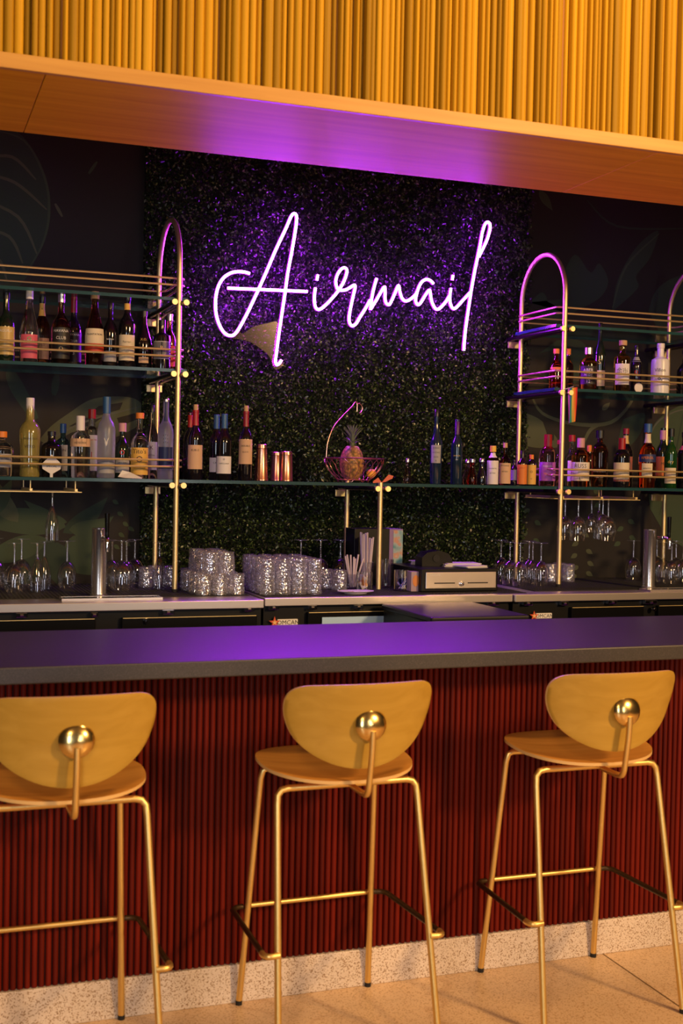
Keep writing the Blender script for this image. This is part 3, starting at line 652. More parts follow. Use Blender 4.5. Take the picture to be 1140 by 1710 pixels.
bottle('black round-shouldered bottle with glossy clear neck near the arch', 240, 520, 28, S2, FR+.02, 'cone', 'dark', 'black', labels=[(.1, .2, .6, 'tan', []), (.3, .4, .5, None, [('X.O.', .4, .5, 'gold')])], group=g2)
bottle('squat black bottle with thin-framed grey label against the front post', 270, 535, 30, S2, FR-.015, 'shoulder', 'dark', 'black', (.88, 1), .36, labels=[(.20, .56, 1.05, 'grey', []), (.22, .54, .98, 'black', [('R', .6, .42, 'gold'), ('ROYAL', .26, .28, 'white')])], group=g2)
bottle('round-stoppered bottle half hidden behind the left brass post', 283, 525, 22, S2, BKR, 'round', 'brown', 'silver', (.88, 1), .42, labels=[(.1, .45, 1.0, 'red', [('SE', .6, .36, 'white')])], group=g2)
# --- left frame, lower shelf
bottle('squat silver tequila bottle with orange cork at the left edge', 3, 721, 38, S1, FR, 'squat', 'clear', 'orange', (.86, 1), .42, labels=[(.2, .5, .9, 'grey', [('PATRON', .3, .38, 'black')])], group=g1, name='spirit_bottle')
bottle('tall pale yellow liqueur bottle with long white cap', 50, 665, 35, S1, FR, 'swell', 'yellow', 'white', (.71, 1), .36, labels=[(.2, .5, .7, None, [('LIMONCELLO', .26, .48, 'black'), ('VERO', .4, .38, 'black')])], group=g1)
bottle('squat black ribbed bottle behind the white diamond label', 86, 721, 35, S1, FR+.02, 'squat', 'dark', 'black', labels=[], group=g1, ridge=True)
bottle('pale blue gin bottle with dark blue cap', 105, 708, 23, S1, BKR-.02, 'shoulder', 'blue', 'blue', (.82, 1), .42, labels=[(.12, .60, .7, 'grey', [('GIN', .5, .5, 'black')])], group=g1)
bottle('clear embossed gin bottle with white cap and pale pink band', 134, 695, 33, S1, FR-.01, 'shoulder', 'clear', 'white', (.76, 1), .40, labels=[(.50, .63, 1.3, 'tan', [('HENDRIX', .3, .56, 'black')])], group=g1, ridge=True)
bottle('clear gin bottle with red cap and white label printed in red', 153, 684, 27, S1, BKR, 'block', 'clear', 'red', (.86, 1), .44, labels=[(.10, .62, .9, 'white', [('BEEFEATER', .27, .55, 'red'), ('I', 1.0, .33, 'red')])], group=g1)
bottle('tall frosted vodka bottle with blue foil neck and white birds', 177.5, 663, 30, S1, FR, 'wine', 'frost', 'blue', (.79, 1), .40, labels=[(.06, .30, .8, None, [('V', 1.0, .45, 'white'), ('v', .8, .42, 'white')]), (.06, .2, 1.1, 'grey', [])], group=g1)
bottle('dark green gin bottle with red seal and pale cap', 204, 707, 26, S1, FR+.02, 'round', 'darkgreen', 'pink', (.84, 1), .46, labels=[(.10, .36, 1.1, 'grey', [('DRY GIN', .3, .28, 'black')]), (.4, .5, .5, None, [('o', 1.3, .48, 'red')])], group=g1)
bottle("vodka bottle with orange cap and yellow label bearing black script", 233, 690, 29.5, S1, FR, 'round', 'clear', 'orange', (.91, 1), .44, labels=[(.06, .47, 1.25, 'yellow', [("Tito's", .72, .41, 'black'), ('O', 1.0, .29, 'black'), ('HANDMADE', .26, .16, 'black')])], group=g1)
bottle('slim clear vodka bottle with white label behind the rear brass post', 253, 677, 23, S1, BKR, 'tall', 'clear', 'black', labels=[(.12, .50, .9, 'white', [('K', .8, .42, 'black'), ('el One', .34, .32, 'black')])], group=g1)
bottle('tall frosted lilac vodka bottle etched with a tree pattern', 276.5, 667, 26, S1, FR-.005, 'wine', 'frost', 'silver', (.965, 1), .38, labels=[(.72, .96, .5, 'blue', []), (.13, .40, 1.05, 'blue', [])]+[(.3, .4, .5, None, [('Y Y Y', .34, .44+.045*k, 'white'), ('y Y y', .30, .46+.045*k, 'black')]) for k in range(3)], group=g1)
p = at(86, 762, FR-.045); pn = thing('diamond_tag', 'white diamond paper tag leaning on the squat black bottle', 'tag', (p.x, FR-.052, S1))
MB().prism([(-.040, .055), (0, .094), (.040, .055), (.036, .034), (0, .012), (-.036, .034)], -.001, .001).build('paper', M_WHITE, pn, smooth=False)
MB().box(-.006, .006, .001, .010, 0, .05, .001).build('prop', M_WHITE, pn)
vs, fs = text_data('SPECIAL', .012); MB().add([(v[0], -.0013, .045+v[1]) for v in vs], fs).build('lettering', M_INK, pn, smooth=False)
p = at(216, 793, FR-.05); tag(MB().add([(-.045, 0, .012), (-.030, .005, .034), (.005, .010, .026), (.055, .002, .004), (.05, -.01, .0), (-.02, -.012, .002), (-.05, -.004, .006)], [(0, 1, 2, 6), (6, 2, 5), (2, 3, 4, 5)]).build('folded_napkin', M_WHITE, smooth=False), 'crumpled white paper napkin in front of the yellow-labelled vodka', 'napkin').location = (p.x, FR-.055, S1+.001)
# --- long shelf, wines and oils
g3 = 'wine bottles in the middle of the long shelf'
bottle('corked red wine with red capsule and cream label near the left post', 326, 676, 25.6, S1, FR, 'corked', 'dark', 'cork', (.92, 1.0), .30, labels=[(.14, .46, 1.15, 'tan', [('RUBUS', .36, .39, 'black'), ('~', .5, .2, 'gold')])], name='wine_bottle', group=g3, capsule='red')
bottle('red-capsuled wine bottle half hidden behind the corked red wine', 317, 690, 22, S1, BKR, 'wine', 'dark', 'red', (.78, 1), .37, name='wine_bottle', group=g3)
bottle('blue-capped wine bottle behind, left of its twin', 361, 693, 24, S1, BKR, 'wine', 'dark', 'blue', (.78, 1), .38, labels=[(.12, .34, 1.1, 'white', [('CAPE', .36, .26, 'black')])], name='wine_bottle', group=g3)
bottle('blue-capped wine bottle with white label, in front of its twin', 374, 692, 26, S1, FR, 'wine', 'dark', 'blue', (.78, 1), .38, labels=[(.10, .36, 1.15, 'white', [('CAPEZZANA', .25, .25, 'black'), ('o', .5, .32, 'black')])], name='wine_bottle', group=g3)
bottle('corked red wine with large cream label left of the copper shakers', 410, 678, 24, S1, FR, 'corked', 'dark', 'cork', (.92, 1), .30, labels=[(.22, .55, 1.15, 'tan', [('DOUBLE', .34, .46, 'black'), ('BLOCK', .26, .38, 'black')])], name='wine_bottle', group=g3, capsule='wine')
bottle('tall blue-black bottle with white diamond lattice label', 728, 684, 21, S1, FR, 'taper', 'navy', 'black', (.90, 1), .36, labels=[(.28, .52, .85, 'grey', [('XXXX', .4, .48, 'black'), ('ANCHO', .34, .42, 'black'), ('XXX', .4, .36, 'black'), ('X', .4, .31, 'black')])])
bottle('slim navy bottle without a paper label beside the lattice bottle', 762.5, 701, 19.5, S1, FR, 'wine', 'navy', 'purple', (.76, 1), .37, labels=[(.3, .5, .5, None, [('BRANCA', .3, .44, 'gold'), ('1845', .24, .38, 'white')])])
g4 = 'small bottles on the long shelf right of centre'
bottle('tiny dasher bottle standing alone right of the fruit basket', 680, 766, 13, S1, BKR, 'decanter', 'violet', 'silver', (.84, 1), .46, name='bitters_bottle', group=g4)
bottle('small cut-glass decanter bottle nearest the slim navy bottle', 780, 768, 15, S1, BKR, 'decanter', 'violet', 'silver', (.86, 1), .46, name='bitters_bottle', group=g4, ridge=True)
bottle('small cut-glass decanter bottle of red bitters, in front', 788, 767, 18, S1, FR, 'decanter', 'red', 'silver', (.86, 1), .48, name='bitters_bottle', group=g4, ridge=True)
bottle('small glass decanter bottle left of the paper-wrapped bitters', 804, 766, 15.5, S1, FR+.01, 'decanter', 'dark', 'silver', (.86, 1), .5, name='bitters_bottle', group=g4, ridge=True)
bottle('paper-wrapped bitters bottle with yellow cap', 822.5, 745, 18.5, S1, FR, 'bitters', 'brown', 'yellow', (.84, 1), .52, labels=[(.02, .62, 1.5, 'white', [('AROMATIC', .3, .42, 'black'), ('BITTERS', .3, .3, 'black')]), (.70, .82, 1.4, 'white', [])], name='bitters_bottle', group=g4)
bottle('cream-labelled bitters bottle with tapering cork neck', 843, 740, 19, S1, FR, 'round', 'brown', 'cork', (.88, 1), .34, labels=[(.04, .52, 1.4, 'tan', [('PEYCHAUD', .32, .46, 'black'), ('BITTERS', .3, .32, 'black')])], name='bitters_bottle', group=g4)
bottle('narrow dark bitters bottle with grey label behind the orange one', 858, 768, 11, S1, BKR-.03, 'bitters', 'dark', 'black', labels=[(.2, .6, 1.2, 'grey', [])], name='bitters_bottle', group=g4)
bottle('bitters bottle with plain orange label near the right arch', 871.5, 753, 16, S1, FR, 'bitters', 'dark', 'black', (.78, 1), .42, labels=[(.04, .60, 1.4, 'orange', [('ORANGE', .28, .5, 'red')])], name='bitters_bottle', group=g4)
bottle('bitters bottle with yellow label and orange neck tag', 887, 754, 15.5, S1, FR, 'bitters', 'dark', 'orange', (.74, .9), .42, labels=[(.04, .60, 1.4, 'yellow', [('O', .7, .4, 'black'), ('XII', .3, .2, 'black')])], name='bitters_bottle', group=g4)
# --- right frame, lower shelf
g5 = 'spirit bottles on the right lower shelf'
bottle('bottle with red wax cap and bright purple label, left of the right post', 914, 726, 29, S1, FR+.01, 'squat', 'violet', 'red', (.70, 1), .42, labels=[(.10, .46, 1.1, 'purple', [('MAKER', .34, .38, 'white'), ('No 46', .34, .24, 'orange')])], group=g5)
bottle('purple-tinted bottle half hidden behind the right brass post', 933, 735, 20, S1, BKR+.05, 'round', 'violet', 'red', group=g5)
bottle('clear bottle with red cap and narrow white label beside the right post', 954, 727, 22, S1, BKR-.02, 'round', 'clear', 'red', (.87, 1), .46, labels=[(.1, .5, .6, 'white', [])], group=g5)
bottle('bourbon bottle with big black capitals on a white label', 969, 732, 31, S1, FR, 'squat', 'amber', 'pink', (.80, 1), .38, labels=[(.12, .50, 1.2, 'cream', [('L', .5, .16, 'black')]), (.28, .50, .82, 'white', [('RUSS', .62, .42, 'black')])], group=g5)
bottle('small bottle with round orange stopper behind the two bourbons', 983, 744, 16, S1, BKR+.04, 'squat', 'dark', 'orange', (.84, 1), .45, group=g5)
bottle('square-shouldered whiskey with black cap and low white lettering', 1000.8, 719, 28, S1, FR, 'squat', 'brown', 'black', (.86, 1), .48, labels=[(.12, .30, .9, None, [('WOODS', .42, .28, 'white'), ('No 20', .40, .18, 'white')])], group=g5)
bottle('dark bottle with red foil cap and wide cream label', 1037.5, 732, 27, S1, FR, 'squat', 'dark', 'red', (.76, 1), .40, labels=[(.12, .50, 1.2, 'cream', [('DILLON', .34, .34, 'black')]), (.12, .16, 1.2, 'red', [])], group=g5)
bottle('dark wine-shaped bottle with cream label behind the red-foil bottle', 1044, 716, 24, S1, BKR, 'wine', 'dark', 'wine', (.90, 1), .40, labels=[(.26, .52, 1.2, 'tan', [('REO', .4, .44, 'black')]), (.74, .88, 1.3, 'gold', [])], group=g5)
bottle('bright orange-red aperitif bottle with dark blue label band', 1080.7, 708, 29, S1, FR, 'round', 'orange', 'blue', (.86, 1), .42, labels=[(.40, .52, 1.15, 'blue', [('APEROL', .42, .465, 'orange')]), (.16, .38, .62, 'cream', [('APERITIVO', .2, .3, 'black')]), (.70, .84, 1.3, 'cream', [])], group=g5)
bottle('dark bottle with orange label and pink neck bands behind the green one', 1106, 715, 22, S1, BKR, 'wine', 'darkgreen', 'pink', (.80, .96), .44, labels=[(.20, .52, 1.1, 'orange', [('M', .6, .4, 'black')])], group=g5)
bottle('green vermouth bottle with cream label and dark cap', 1119.5, 716, 21, S1, FR, 'wine', 'green', 'black', (.86, 1), .46, labels=[(.08, .34, 1.0, 'cream', [('DOLIN', .36, .27, 'black')]), (.38, .5, .5, None, [('dry', .7, .44, 'gold')])], group=g5)
bottle('dark bottle with pink neck label at the right edge of the lower shelf', 1142, 722, 24, S1, FR+.02, 'wine', 'dark', 'black', (.9, 1), .4, labels=[(.68, .76, 1.3, 'pink', [])], group=g5)
# --- right frame, middle shelf
g6 = 'spirit bottles on the right middle shelf'
bottle('orange-red bitter bottle behind the right front post', 928, 583, 22, S2, BKR, 'tall', 'red', 'orange', (.88, 1), .42, labels=[(.5, .56, 1.0, 'orange', [])], group=g6)
bottle('dark brown bottle just right of the right front post', 948, 583, 18, S2, BKR+.03, 'wine', 'brown', 'orange', (.86, 1), .42, labels=[(.30, .6, .6, None, [('XIV', .5, .46, 'white'), ('VSOP', .3, .34, 'white')])], group=g6)
bottle('round-bodied whisky with silver cap and dark label of white capitals', 982, 581, 29, S2, FR, 'squat', 'amber', 'silver', (.84, 1), .44, labels=[(.14, .56, 1.0, 'black', [('ABER', .5, .46, 'white'), ('FELDY', .36, .35, 'white'), ('12', .5, .2, 'white')])], group=g6)
bottle('tall dark green whisky bottle with gold crest', 1001, 540, 20, S2, BKR, 'tall', 'darkgreen', 'black', labels=[(.10, .32, 1.1, 'cream', [('MONTE', .38, .26, 'black')]), (.4, .5, .5, None, [('S', 1.1, .44, 'gold')])], group=g6)
bottle('amber whisky with white label and two large brush characters', 1039, 569, 28, S2, FR, 'shoulder', 'amber', 'cork', (.90, 1), .44, labels=[(.14, .54, .92, 'white', [('余市', .70, .40, 'black'), ('WHISKY', .24, .22, 'black')])], group=g6)
bottle('black bottle with silver neck band and small red seal', 1062, 577, 18, S2, BKR-.02, 'wine', 'dark', 'black', labels=[(.66, .76, 1.3, 'grey', []), (.3, .5, .5, None, [('o', 1.4, .46, 'red')])], group=g6)
bottle('white ceramic bottle with bird drawing and script', 1102, 574, 30, S2, FR, 'shoulder', 'white', 'white', (.90, 1), .39, labels=[(.3, .6, .5, None, [('Villon', .55, .46, 'black'), ('o,', .7, .30, 'black')])], group=g6)
bottle('dark bottle at the right edge of the right middle shelf', 1143, 585, 26, S2, FR+.02, 'round', 'dark', 'black', group=g6)
p = at(1064, 641, FR-.03); tg = thing('round_tag', 'round white coaster leaning in front of the black bottle', 'coaster', (p.x, FR-.04, S2))
MB().tube([(0, -.0015, .024), (0, .0015, .024)], .0235, 24).build('disc', M_WHITE, tg)
MB().box(-.004, .004, .0015, .012, 0, .03, .001).build('prop', M_WHITE, tg)

# ================================================================== COPPER SHAKERS, FRUIT BASKET, FLAG
def shaker(label, px, ytop, wt, wb, Y):
    p = at(px, ytop, Y); D = dist(p); Ht = p.z-S1; rt, rb = wt/2*D/F, wb/2*D/F
    t = thing('cocktail_shaker', label, 'shaker', (at(px, (ytop+802)/2, Y).x, Y, S1+.0006), 'copper shakers on the long shelf')
    MB().lathe([(rb*.96, 0), (rb*1.04, .002), (rb*1.04, .006), (rb, .008), (rt*1.01, Ht*.86), (rt*1.03, Ht*.88), (rt*1.03, Ht*.90), (rt, Ht*.92), (rt*.97, Ht*.985), (rt*.86, Ht), (.0001, Ht)], 28).build('tin', M_COPPER, t)
    MB().lathe([(rt*1.045, Ht*.868), (rt*1.05, Ht*.892)], 28, caps=False).build('band', mat('copper_dark', (.30, .12, .09), .35, 1), t)
shaker('tall copper shaker tin right of the corked wine', 436.5, 742, 17.5, 22, FR)
shaker('shorter copper shaker tin partly hidden behind its neighbour', 461, 755, 17, 20, BKR)
shaker('shorter copper shaker tin in front, nearest the fruit basket', 477.5, 754, 20, 23, FR)

BY = 5.27; p = at(591, 766, BY); BX = p.x; D = dist(p); k = D/F; RZm = p.z-S1
fb = thing('fruit_basket', 'copper wire fruit basket with a tall banana hook', 'basket', (BX, BY, S1+.0006))
Rr, Rb = 50*k, 27*k; zb = .012
ring = lambda R, z: [(R*math.cos(2*math.pi*i/40), R*math.sin(2*math.pi*i/40), z) for i in range(40)]
MB().tube(ring(Rr, RZm), .0030, 8, closed=True).build('rim', M_COPPER, fb)
MB().tube(ring(Rb, zb), .0026, 8, closed=True).build('base_ring', M_COPPER, fb)
for i in range(22):
    a = 2*math.pi*i/22; c, s = math.cos(a), math.sin(a)
    pts = [(Rr*c, Rr*s, RZm)]+[((Rb+(Rr-Rb)*(1-(1-u)**1.9))*math.cos(a+.25*math.sin(u*3)), (Rb+(Rr-Rb)*(1-(1-u)**1.9))*math.sin(a+.25*math.sin(u*3)), zb+(RZm-zb)*u) for u in (.85, .65, .45, .25, .1)]+[(Rb*c, Rb*s, zb)]
    MB().tube(pts, .0014, 6).build('wire', M_COPPER, fb)
for a in (.6, 2.6, 4.2, 5.4): MB().tube(smooth_path([(Rb*math.cos(a-.15), Rb*math.sin(a-.15), zb), (Rb*math.cos(a), Rb*math.sin(a), .002), (Rb*math.cos(a+.15), Rb*math.sin(a+.15), zb)], 3), .0018, 6).build('foot', M_COPPER, fb)
hk = [at(a, b, BY)-Vector((BX, BY, S1)) for a, b in ((544.5, 765), (547, 740), (556, 715), (572, 695), (587, 680), (593, 672), (596, 674), (596, 688))]
MB().tube(smooth_path(hk, 5), .0026, 8).build('hook', M_COPPER, fb)
hk = [at(a, b, BY)-Vector((BX, BY, S1)) for a, b in ((596, 676), (600, 674), (605, 681), (603, 688), (600, 690))]
MB().tube(smooth_path(hk, 4), .0022, 8).build('hook_tip', M_COPPER, fb)
# pineapple
pp = at(587, 790, BY); pa = thing('pineapple', 'ripe pineapple with leafy crown standing in the wire basket', 'pineapple', (pp.x, BY, S1+zb+.004))
Hb, Rp = .152, 20.5*k; prof = []
NZ = 22
for i in range(NZ+1):
    u = i/NZ; prof.append((max(Rp*(math.sin(math.pi*(.06+.88*u))**.42)*(1.02-.12*u), 1e-4), Hb*u))
m_p = mat('pineapple_skin', (.42, .22, .05), .5); n_, l_, b_ = nodes(m_p); tc_ = n_.new('ShaderNodeTexCoord'); v_ = n_.new('ShaderNodeTexVoronoi'); v_.inputs['Scale'].default_value = 75
l_.new(tc_.outputs['Object'], v_.inputs['Vector']); r_ = ramp(n_, [(0, (.60, .36, .09)), (.45, (.36, .17, .035)), (.8, (.10, .07, .02))]); l_.new(v_.outputs['Distance'], r_.inputs[0]); l_.new(r_.outputs[0], b_.inputs['Base Color'])
MB().lathe(prof, 36, jit=lambda kk, i: .05*math.sin(i*2*math.pi/36*9+kk*math.pi/2.2)*math.sin(kk*math.pi/2.2+i*2*math.pi/36*9*.5)).build('body', m_p, pa)
cr = MB().lathe([(.010, 0), (.012, .02), (.004, .06)], 10, (0, 0, Hb-.006)).build('crown', mat('crown_core', (.10, .13, .05), .6), pa)
lf = MB(); vs = []; fs = []
for i in range(6):
    u = i/5; ww = .0075*(1-u**1.5)+.0003; cz = u*.085; cy = .012*u+.018*u*u
    vs += [(-ww, cy-.002*(1-u), cz), (0, cy+.0015, cz), (ww, cy-.002*(1-u), cz)]
for i in range(5): fs += [(3*i, 3*i+1, 3*i+4, 3*i+3), (3*i+1, 3*i+2, 3*i+5, 3*i+4)]
lme = lf.add(vs, fs).mesh('leaf', mat('crown_leaf', (.16, .20, .11), .4))
for i in range(40):
    o = link('leaf', lme, cr, (0, 0, Hb+.001+.040*(i/40))); sc_ = 1.0-.35*(i/40) if i > 8 else .55
    o.rotation_euler = (-.55+.75*(i/40), 0, i*2.399); o.scale = (1, 1, sc_)
tag(MB().lathe([(1e-4, -.026), (.007, -.024), (.017, -.015), (.0215, 0), (.0165, .016), (.006, .024), (1e-4, .027)], 20).build('lemon', mat('lemon_peel', (.85, .40, .02), .45)), 'bright orange-yellow lemon in the wire basket beside the pineapple', 'lemon')
lm = bpy.data.objects['lemon']; q = at(619, 791, BY-.03); lm.location = (q.x, BY-.035, q.z); lm.rotation_euler = (0, 1.25, .4)
# coral paper bow on the centre post
q = at(645, 803, 5.09); bw = thing('paper_bow', 'folded coral paper bow tucked on the middle brass post', 'paper bow', (PX[2], 5.087, SH[0]+.004))
mc = mat('coral_paper', (.80, .20, .12), .5)
MB().add([(0, 0, .0), (-.020, -.006, .022), (-.042, 0, .004), (-.040, .004, -.004), (-.016, .003, -.001)], [(0, 1, 2, 3, 4)]).build('fold', mc, bw, smooth=False)
MB().add([(0, 0, .0), (.030, -.006, .036), (.056, -.002, .030), (.052, .002, .018), (.016, .003, .002)], [(0, 1, 2, 3, 4)]).build('fold', mc, bw, smooth=False)
# rainbow flag at the right post
fz = SH[1]-.004; fg = thing('rainbow_flag', 'small rainbow flag hanging from the right brass post', 'flag', (PX[3], PF-.018, fz))
MB().tube([(-.004, 0, -.005), (.040, -.010, .010)], .0016, 6).build('stick', mat('flag_stick', (.5, .35, .4), .4), fg)
cols = [(.40, .05, .62), (.03, .10, .62), (.03, .26, .16), (.72, .48, .08), (.80, .20, .02), (.62, .02, .03)]
for i, c in enumerate(cols):
    vs = []; fs = []
    for j in range(9):
        u = j/8
        for s_ in (0, 1):
            x_ = .012+(i+s_)*.0084*(1-.16*u)+.006*u; y_ = -.003-.006*math.sin((i+s_)*1.3+u*2.2)*(.3+u); z_ = .0+.0013*(i+s_)-u*.165*(1-.03*(i+s_)/6)
            vs.append((x_, y_, z_))
    for j in range(8): fs.append((2*j, 2*j+1, 2*j+3, 2*j+2))
    MB().add(vs, fs).build('stripe', mat('flag_%d' % i, c, .7), fg)

# ================================================================== GLASSWARE
def glass_meshes(R, Hg, foot, stem_h, flute=False):
    """upright stemmed glass, base at z=0"""
    bowl = []
    zb0 = stem_h
    for u in [(i/14)**1.5 for i in range(15)]:
        if flute: r = R*(.12+.88*min(1, (u*1.6))**.6)*(1-.10*max(0, u-.55)/.45)
        else: r = R*max(.10, math.sqrt(max(0, 1-(1-min(1, u/.55))**2)))*(1-.17*(max(0, u-.55)/.45)**1.5)
        bowl.append((r, zb0+(Hg-zb0)*u))
    out = bowl; inn = [(max(r-.0011, .0005), z+.0006) for r, z in bowl]
    mb = MB().lathe(out, 24, caps=False).mesh('bowl', M_WG)
    ms = MB().lathe([(.006, .004), (.0042, .012), (.0036, stem_h*.5), (.0045, stem_h*.9), (R*.12, zb0+.001)], 12, caps=False).mesh('stem', M_STEM)
    mf = MB().lathe([(foot, 0), (foot, .0014), (foot*.6, .0030), (.006, .005)], 28, caps=True).mesh('foot', M_STEM)
    return mb, ms, mf
M_STEM = thin_glass('stem_glass', (.95, .95, .96), .08, .6, .22, .03)
GK = dict(wine=(glass_meshes(.041, .205, .035, .085), .205), big=(glass_meshes(.047, .215, .036, .085), .215), flute=(glass_meshes(.030, .205, .031, .062, True), .205), small=(glass_meshes(.036, .175, .033, .075), .175))
def stemglass(label, kind, X, Y, z, up, group):
    ms, Hg = GK[kind]
    t = thing('wine_glass', label, 'wine glass', (X, Y, z), group)
    for nme, me in zip(('bowl', 'stem', 'foot'), ms):
        o = link(nme, me, t)
        if not up: o.location = (0, 0, Hg); o.rotation_euler = (math.pi, 0, 0)
    return t
ORD = ['leftmost', 'second from the left', 'third from the left', 'fourth from the left', 'fifth from the left', 'sixth from the left', 'rightmost']
def ordinal(i, n): return 'rightmost' if i == n-1 else ORD[i]
def cluster(label, group, items, z=None):
    items = sorted(items, key=lambda q: q[0]); n = len(items)
    for i, (px, kind, Y) in enumerate(items):
        zz = CZ+.0045 if z is None else z-GK[kind][1]
        lab = label if n == 1 else label+', '+ordinal(i, n)
        stemglass(lab, kind, at(px, 940 if z is None else 870, Y).x, Y, zz, False, group if n > 1 else None)
cluster('upside-down wine glass at the far left of the counter', 'upturned glasses at the far left', [(-9, 'big', 5.33), (24, 'wine', 5.16), (36, 'big', 5.27), (-14, 'wine', 5.2)])
cluster('upside-down flute left of the left beer tower', 'upturned flutes at the left', [(62, 'flute', 5.15), (74, 'flute', 5.26)])
cluster('upside-down wine glass standing alone just left of the left beer tower', '', [(112, 'wine', 5.3)])
cluster('upside-down wine glass right of the left beer tower', 'upturned glasses beside the left tower', [(187, 'wine', 5.37), (203, 'big', 5.18), (211, 'wine', 5.285), (225, 'wine', 5.42)])
cluster('upside-down flute glass beside the front post of the left arch', '', [(266, 'flute', 5.2)])
cluster('upside-down wine glass behind the block of tumblers', 'upturned glasses behind the tumblers', [(502, 'wine', 5.40), (535, 'wine', 5.40), (568, 'wine', 5.40)])
cluster('upside-down wine glass right of the cash drawer', 'upturned glasses right of the cash drawer', [(836, 'wine', 5.40), (851, 'wine', 5.235), (868, 'wine', 5.15), (883, 'wine', 5.32), (889, 'wine', 5.235), (903, 'wine', 5.15)])
cluster('upside-down wine glass standing alone left of the right beer tower', '', [(1057, 'wine', 5.38)])
cluster('upside-down wine glass right of the right beer tower', 'upturned glasses beside the right tower', [(1096, 'wine', 5.43), (1108, 'wine', 5.25), (1121, 'wine', 5.145), (1128, 'wine', 5.35), (1140, 'wine', 5.24), (1155, 'wine', 5.15)])
cluster('flute glass hanging upside down from the left brass rack', '', [(87, 'flute', 5.18)], RZ+.0045)
cluster('wine glass hanging upside down from the right brass rack', 'glasses hanging from the right rack', [(943, 'wine', 5.268), (965, 'wine', 5.18), (987, 'small', 5.438), (1000, 'flute', 5.353), (1006, 'small', 5.268), (1015, 'wine', 5.18)], RZ+.0045)

def tumbler_mesh(R, Hg, seed):
    r_ = random.Random(seed); J = {}
    jit = lambda kk, i: J.setdefault((kk, i), r_.uniform(-.07, .045)) if 1 < kk < 8 else 0
    prof = [(R*.90, 0), (R*.94, .004)]+[(R*(.94+.06*i/6), .006+(Hg-.010)*i/6) for i in range(7)]+[(R*1.0, Hg), (R*.93, Hg), (R*.88, .012), (1e-4, .012)]
    return MB().lathe(prof, 16, jit=jit).mesh('tumbler', M_TUM, False)
TS = [tumbler_mesh(.0345, .088, s) for s in range(3)]; TT = [tumbler_mesh(.0335, .150, s+9) for s in range(3)]
def tum(meshes, X, Y, z, label, group):
    o = link('tumbler', random.choice(meshes), None, (X, Y, z)); o.rotation_euler = (math.pi, 0, random.uniform(0, 6)); 
    o.location.z = z+(.088 if meshes is TS else .150)
    tag(o, label, 'tumbler', group)
gl, gt = 'short tumblers stacked in two tiers', 'tall tumblers in a solid block'
ROW = ['front row', 'second row', 'third row', 'fourth row', 'fifth row', 'rear row']; CL = ['rightmost', 'second from the right', 'third from the right', 'fourth from the right', 'leftmost']
def block(meshes, X0, Y0, z, rows, cols, pitch, what, group, stag):
    for r_ in range(rows):
        for c_ in range(cols):
            tum(meshes, X0-c_*pitch+(stag if r_ % 2 else 0), Y0+r_*pitch, z, '%s, %s, %s' % (what, ROW[r_] if r_ < rows-1 else 'rear row', CL[c_] if c_ < cols-1 else 'leftmost'), group)
X0, Y0 = at(413, 998, 4.93).x, 4.975
block(TS, X0-.036, Y0, CZ+.0045, 5, 3, .0715, 'short textured tumbler, bottom tier of the two-tier stack', gl+', bottom tier', -.010)
block(TS, X0-.072, Y0+.030, CZ+.0935, 4, 2, .0715, 'short textured tumbler, top tier of the two-tier stack', gl+', top tier', -.008)
X1, Y1 = at(536, 992, 4.95).x, 4.945
block(TT, X1-.034, Y1, CZ+.0045, 5, 4, .0695, 'tall textured tumbler in the solid block', gt, .0)
def few(items, what, group):
    for i, (px, Y) in enumerate(items): tum(TS, at(px, 960, Y).x, Y, CZ+.0045, what+', '+ordinal(i, len(items)), group)
few(((244, 5.34), (258, 5.42), (284, 5.40)), 'short textured tumbler behind the left arch posts', 'tumblers behind the left arch')
few(((920, 5.36), (933, 5.45), (948, 5.36)), 'short textured tumbler behind the front post of the right arch', 'tumblers behind the right arch')
few(((543, 5.17), (567, 5.10)), 'short textured tumbler between the tall block and the straws', 'tumblers by the straws')

# ---- rubber bar mats
def mat_(x0, x1, y0, y1, label):
    t = thing('bar_mat', label, 'bar mat', ((x0+x1)/2, (y0+y1)/2, CZ+.0003)); hx, hy = (x1-x0)/2, (y1-y0)/2
    MB().box(-hx, hx, -hy, hy, 0, .0022).build('base', M_BLACKM, t, smooth=False)
    m = MB(); nx = max(2, int(hx*2/.016)); ny = max(2, int(hy*2/.016))
    for i in range(nx):
        for j in range(ny):
            cx, cy = -hx+(i+.5)*2*hx/nx, -hy+(j+.5)*2*hy/ny; m.box(cx-.0035, cx+.0035, cy-.0035, cy+.0035, .0022, .0038)
    o = m.build('nubs', M_BLACKM, t, smooth=False); o['kind'] = 'stuff'
xa = at(97, 1000, 4.95).x; xb = at(262, 1000, 4.95).x; xc = at(1062, 985, 4.95).x
mat_(.10, 1.395, 4.935, 5.56, 'black rubber bar mat on the left steel cooler top')
mat_(1.44, 2.66, 4.86, 5.56, 'black rubber bar mat on the middle steel cooler top')
mat_(2.74, 4.2, 4.935, 5.56, 'black rubber bar mat on the right steel cooler top')

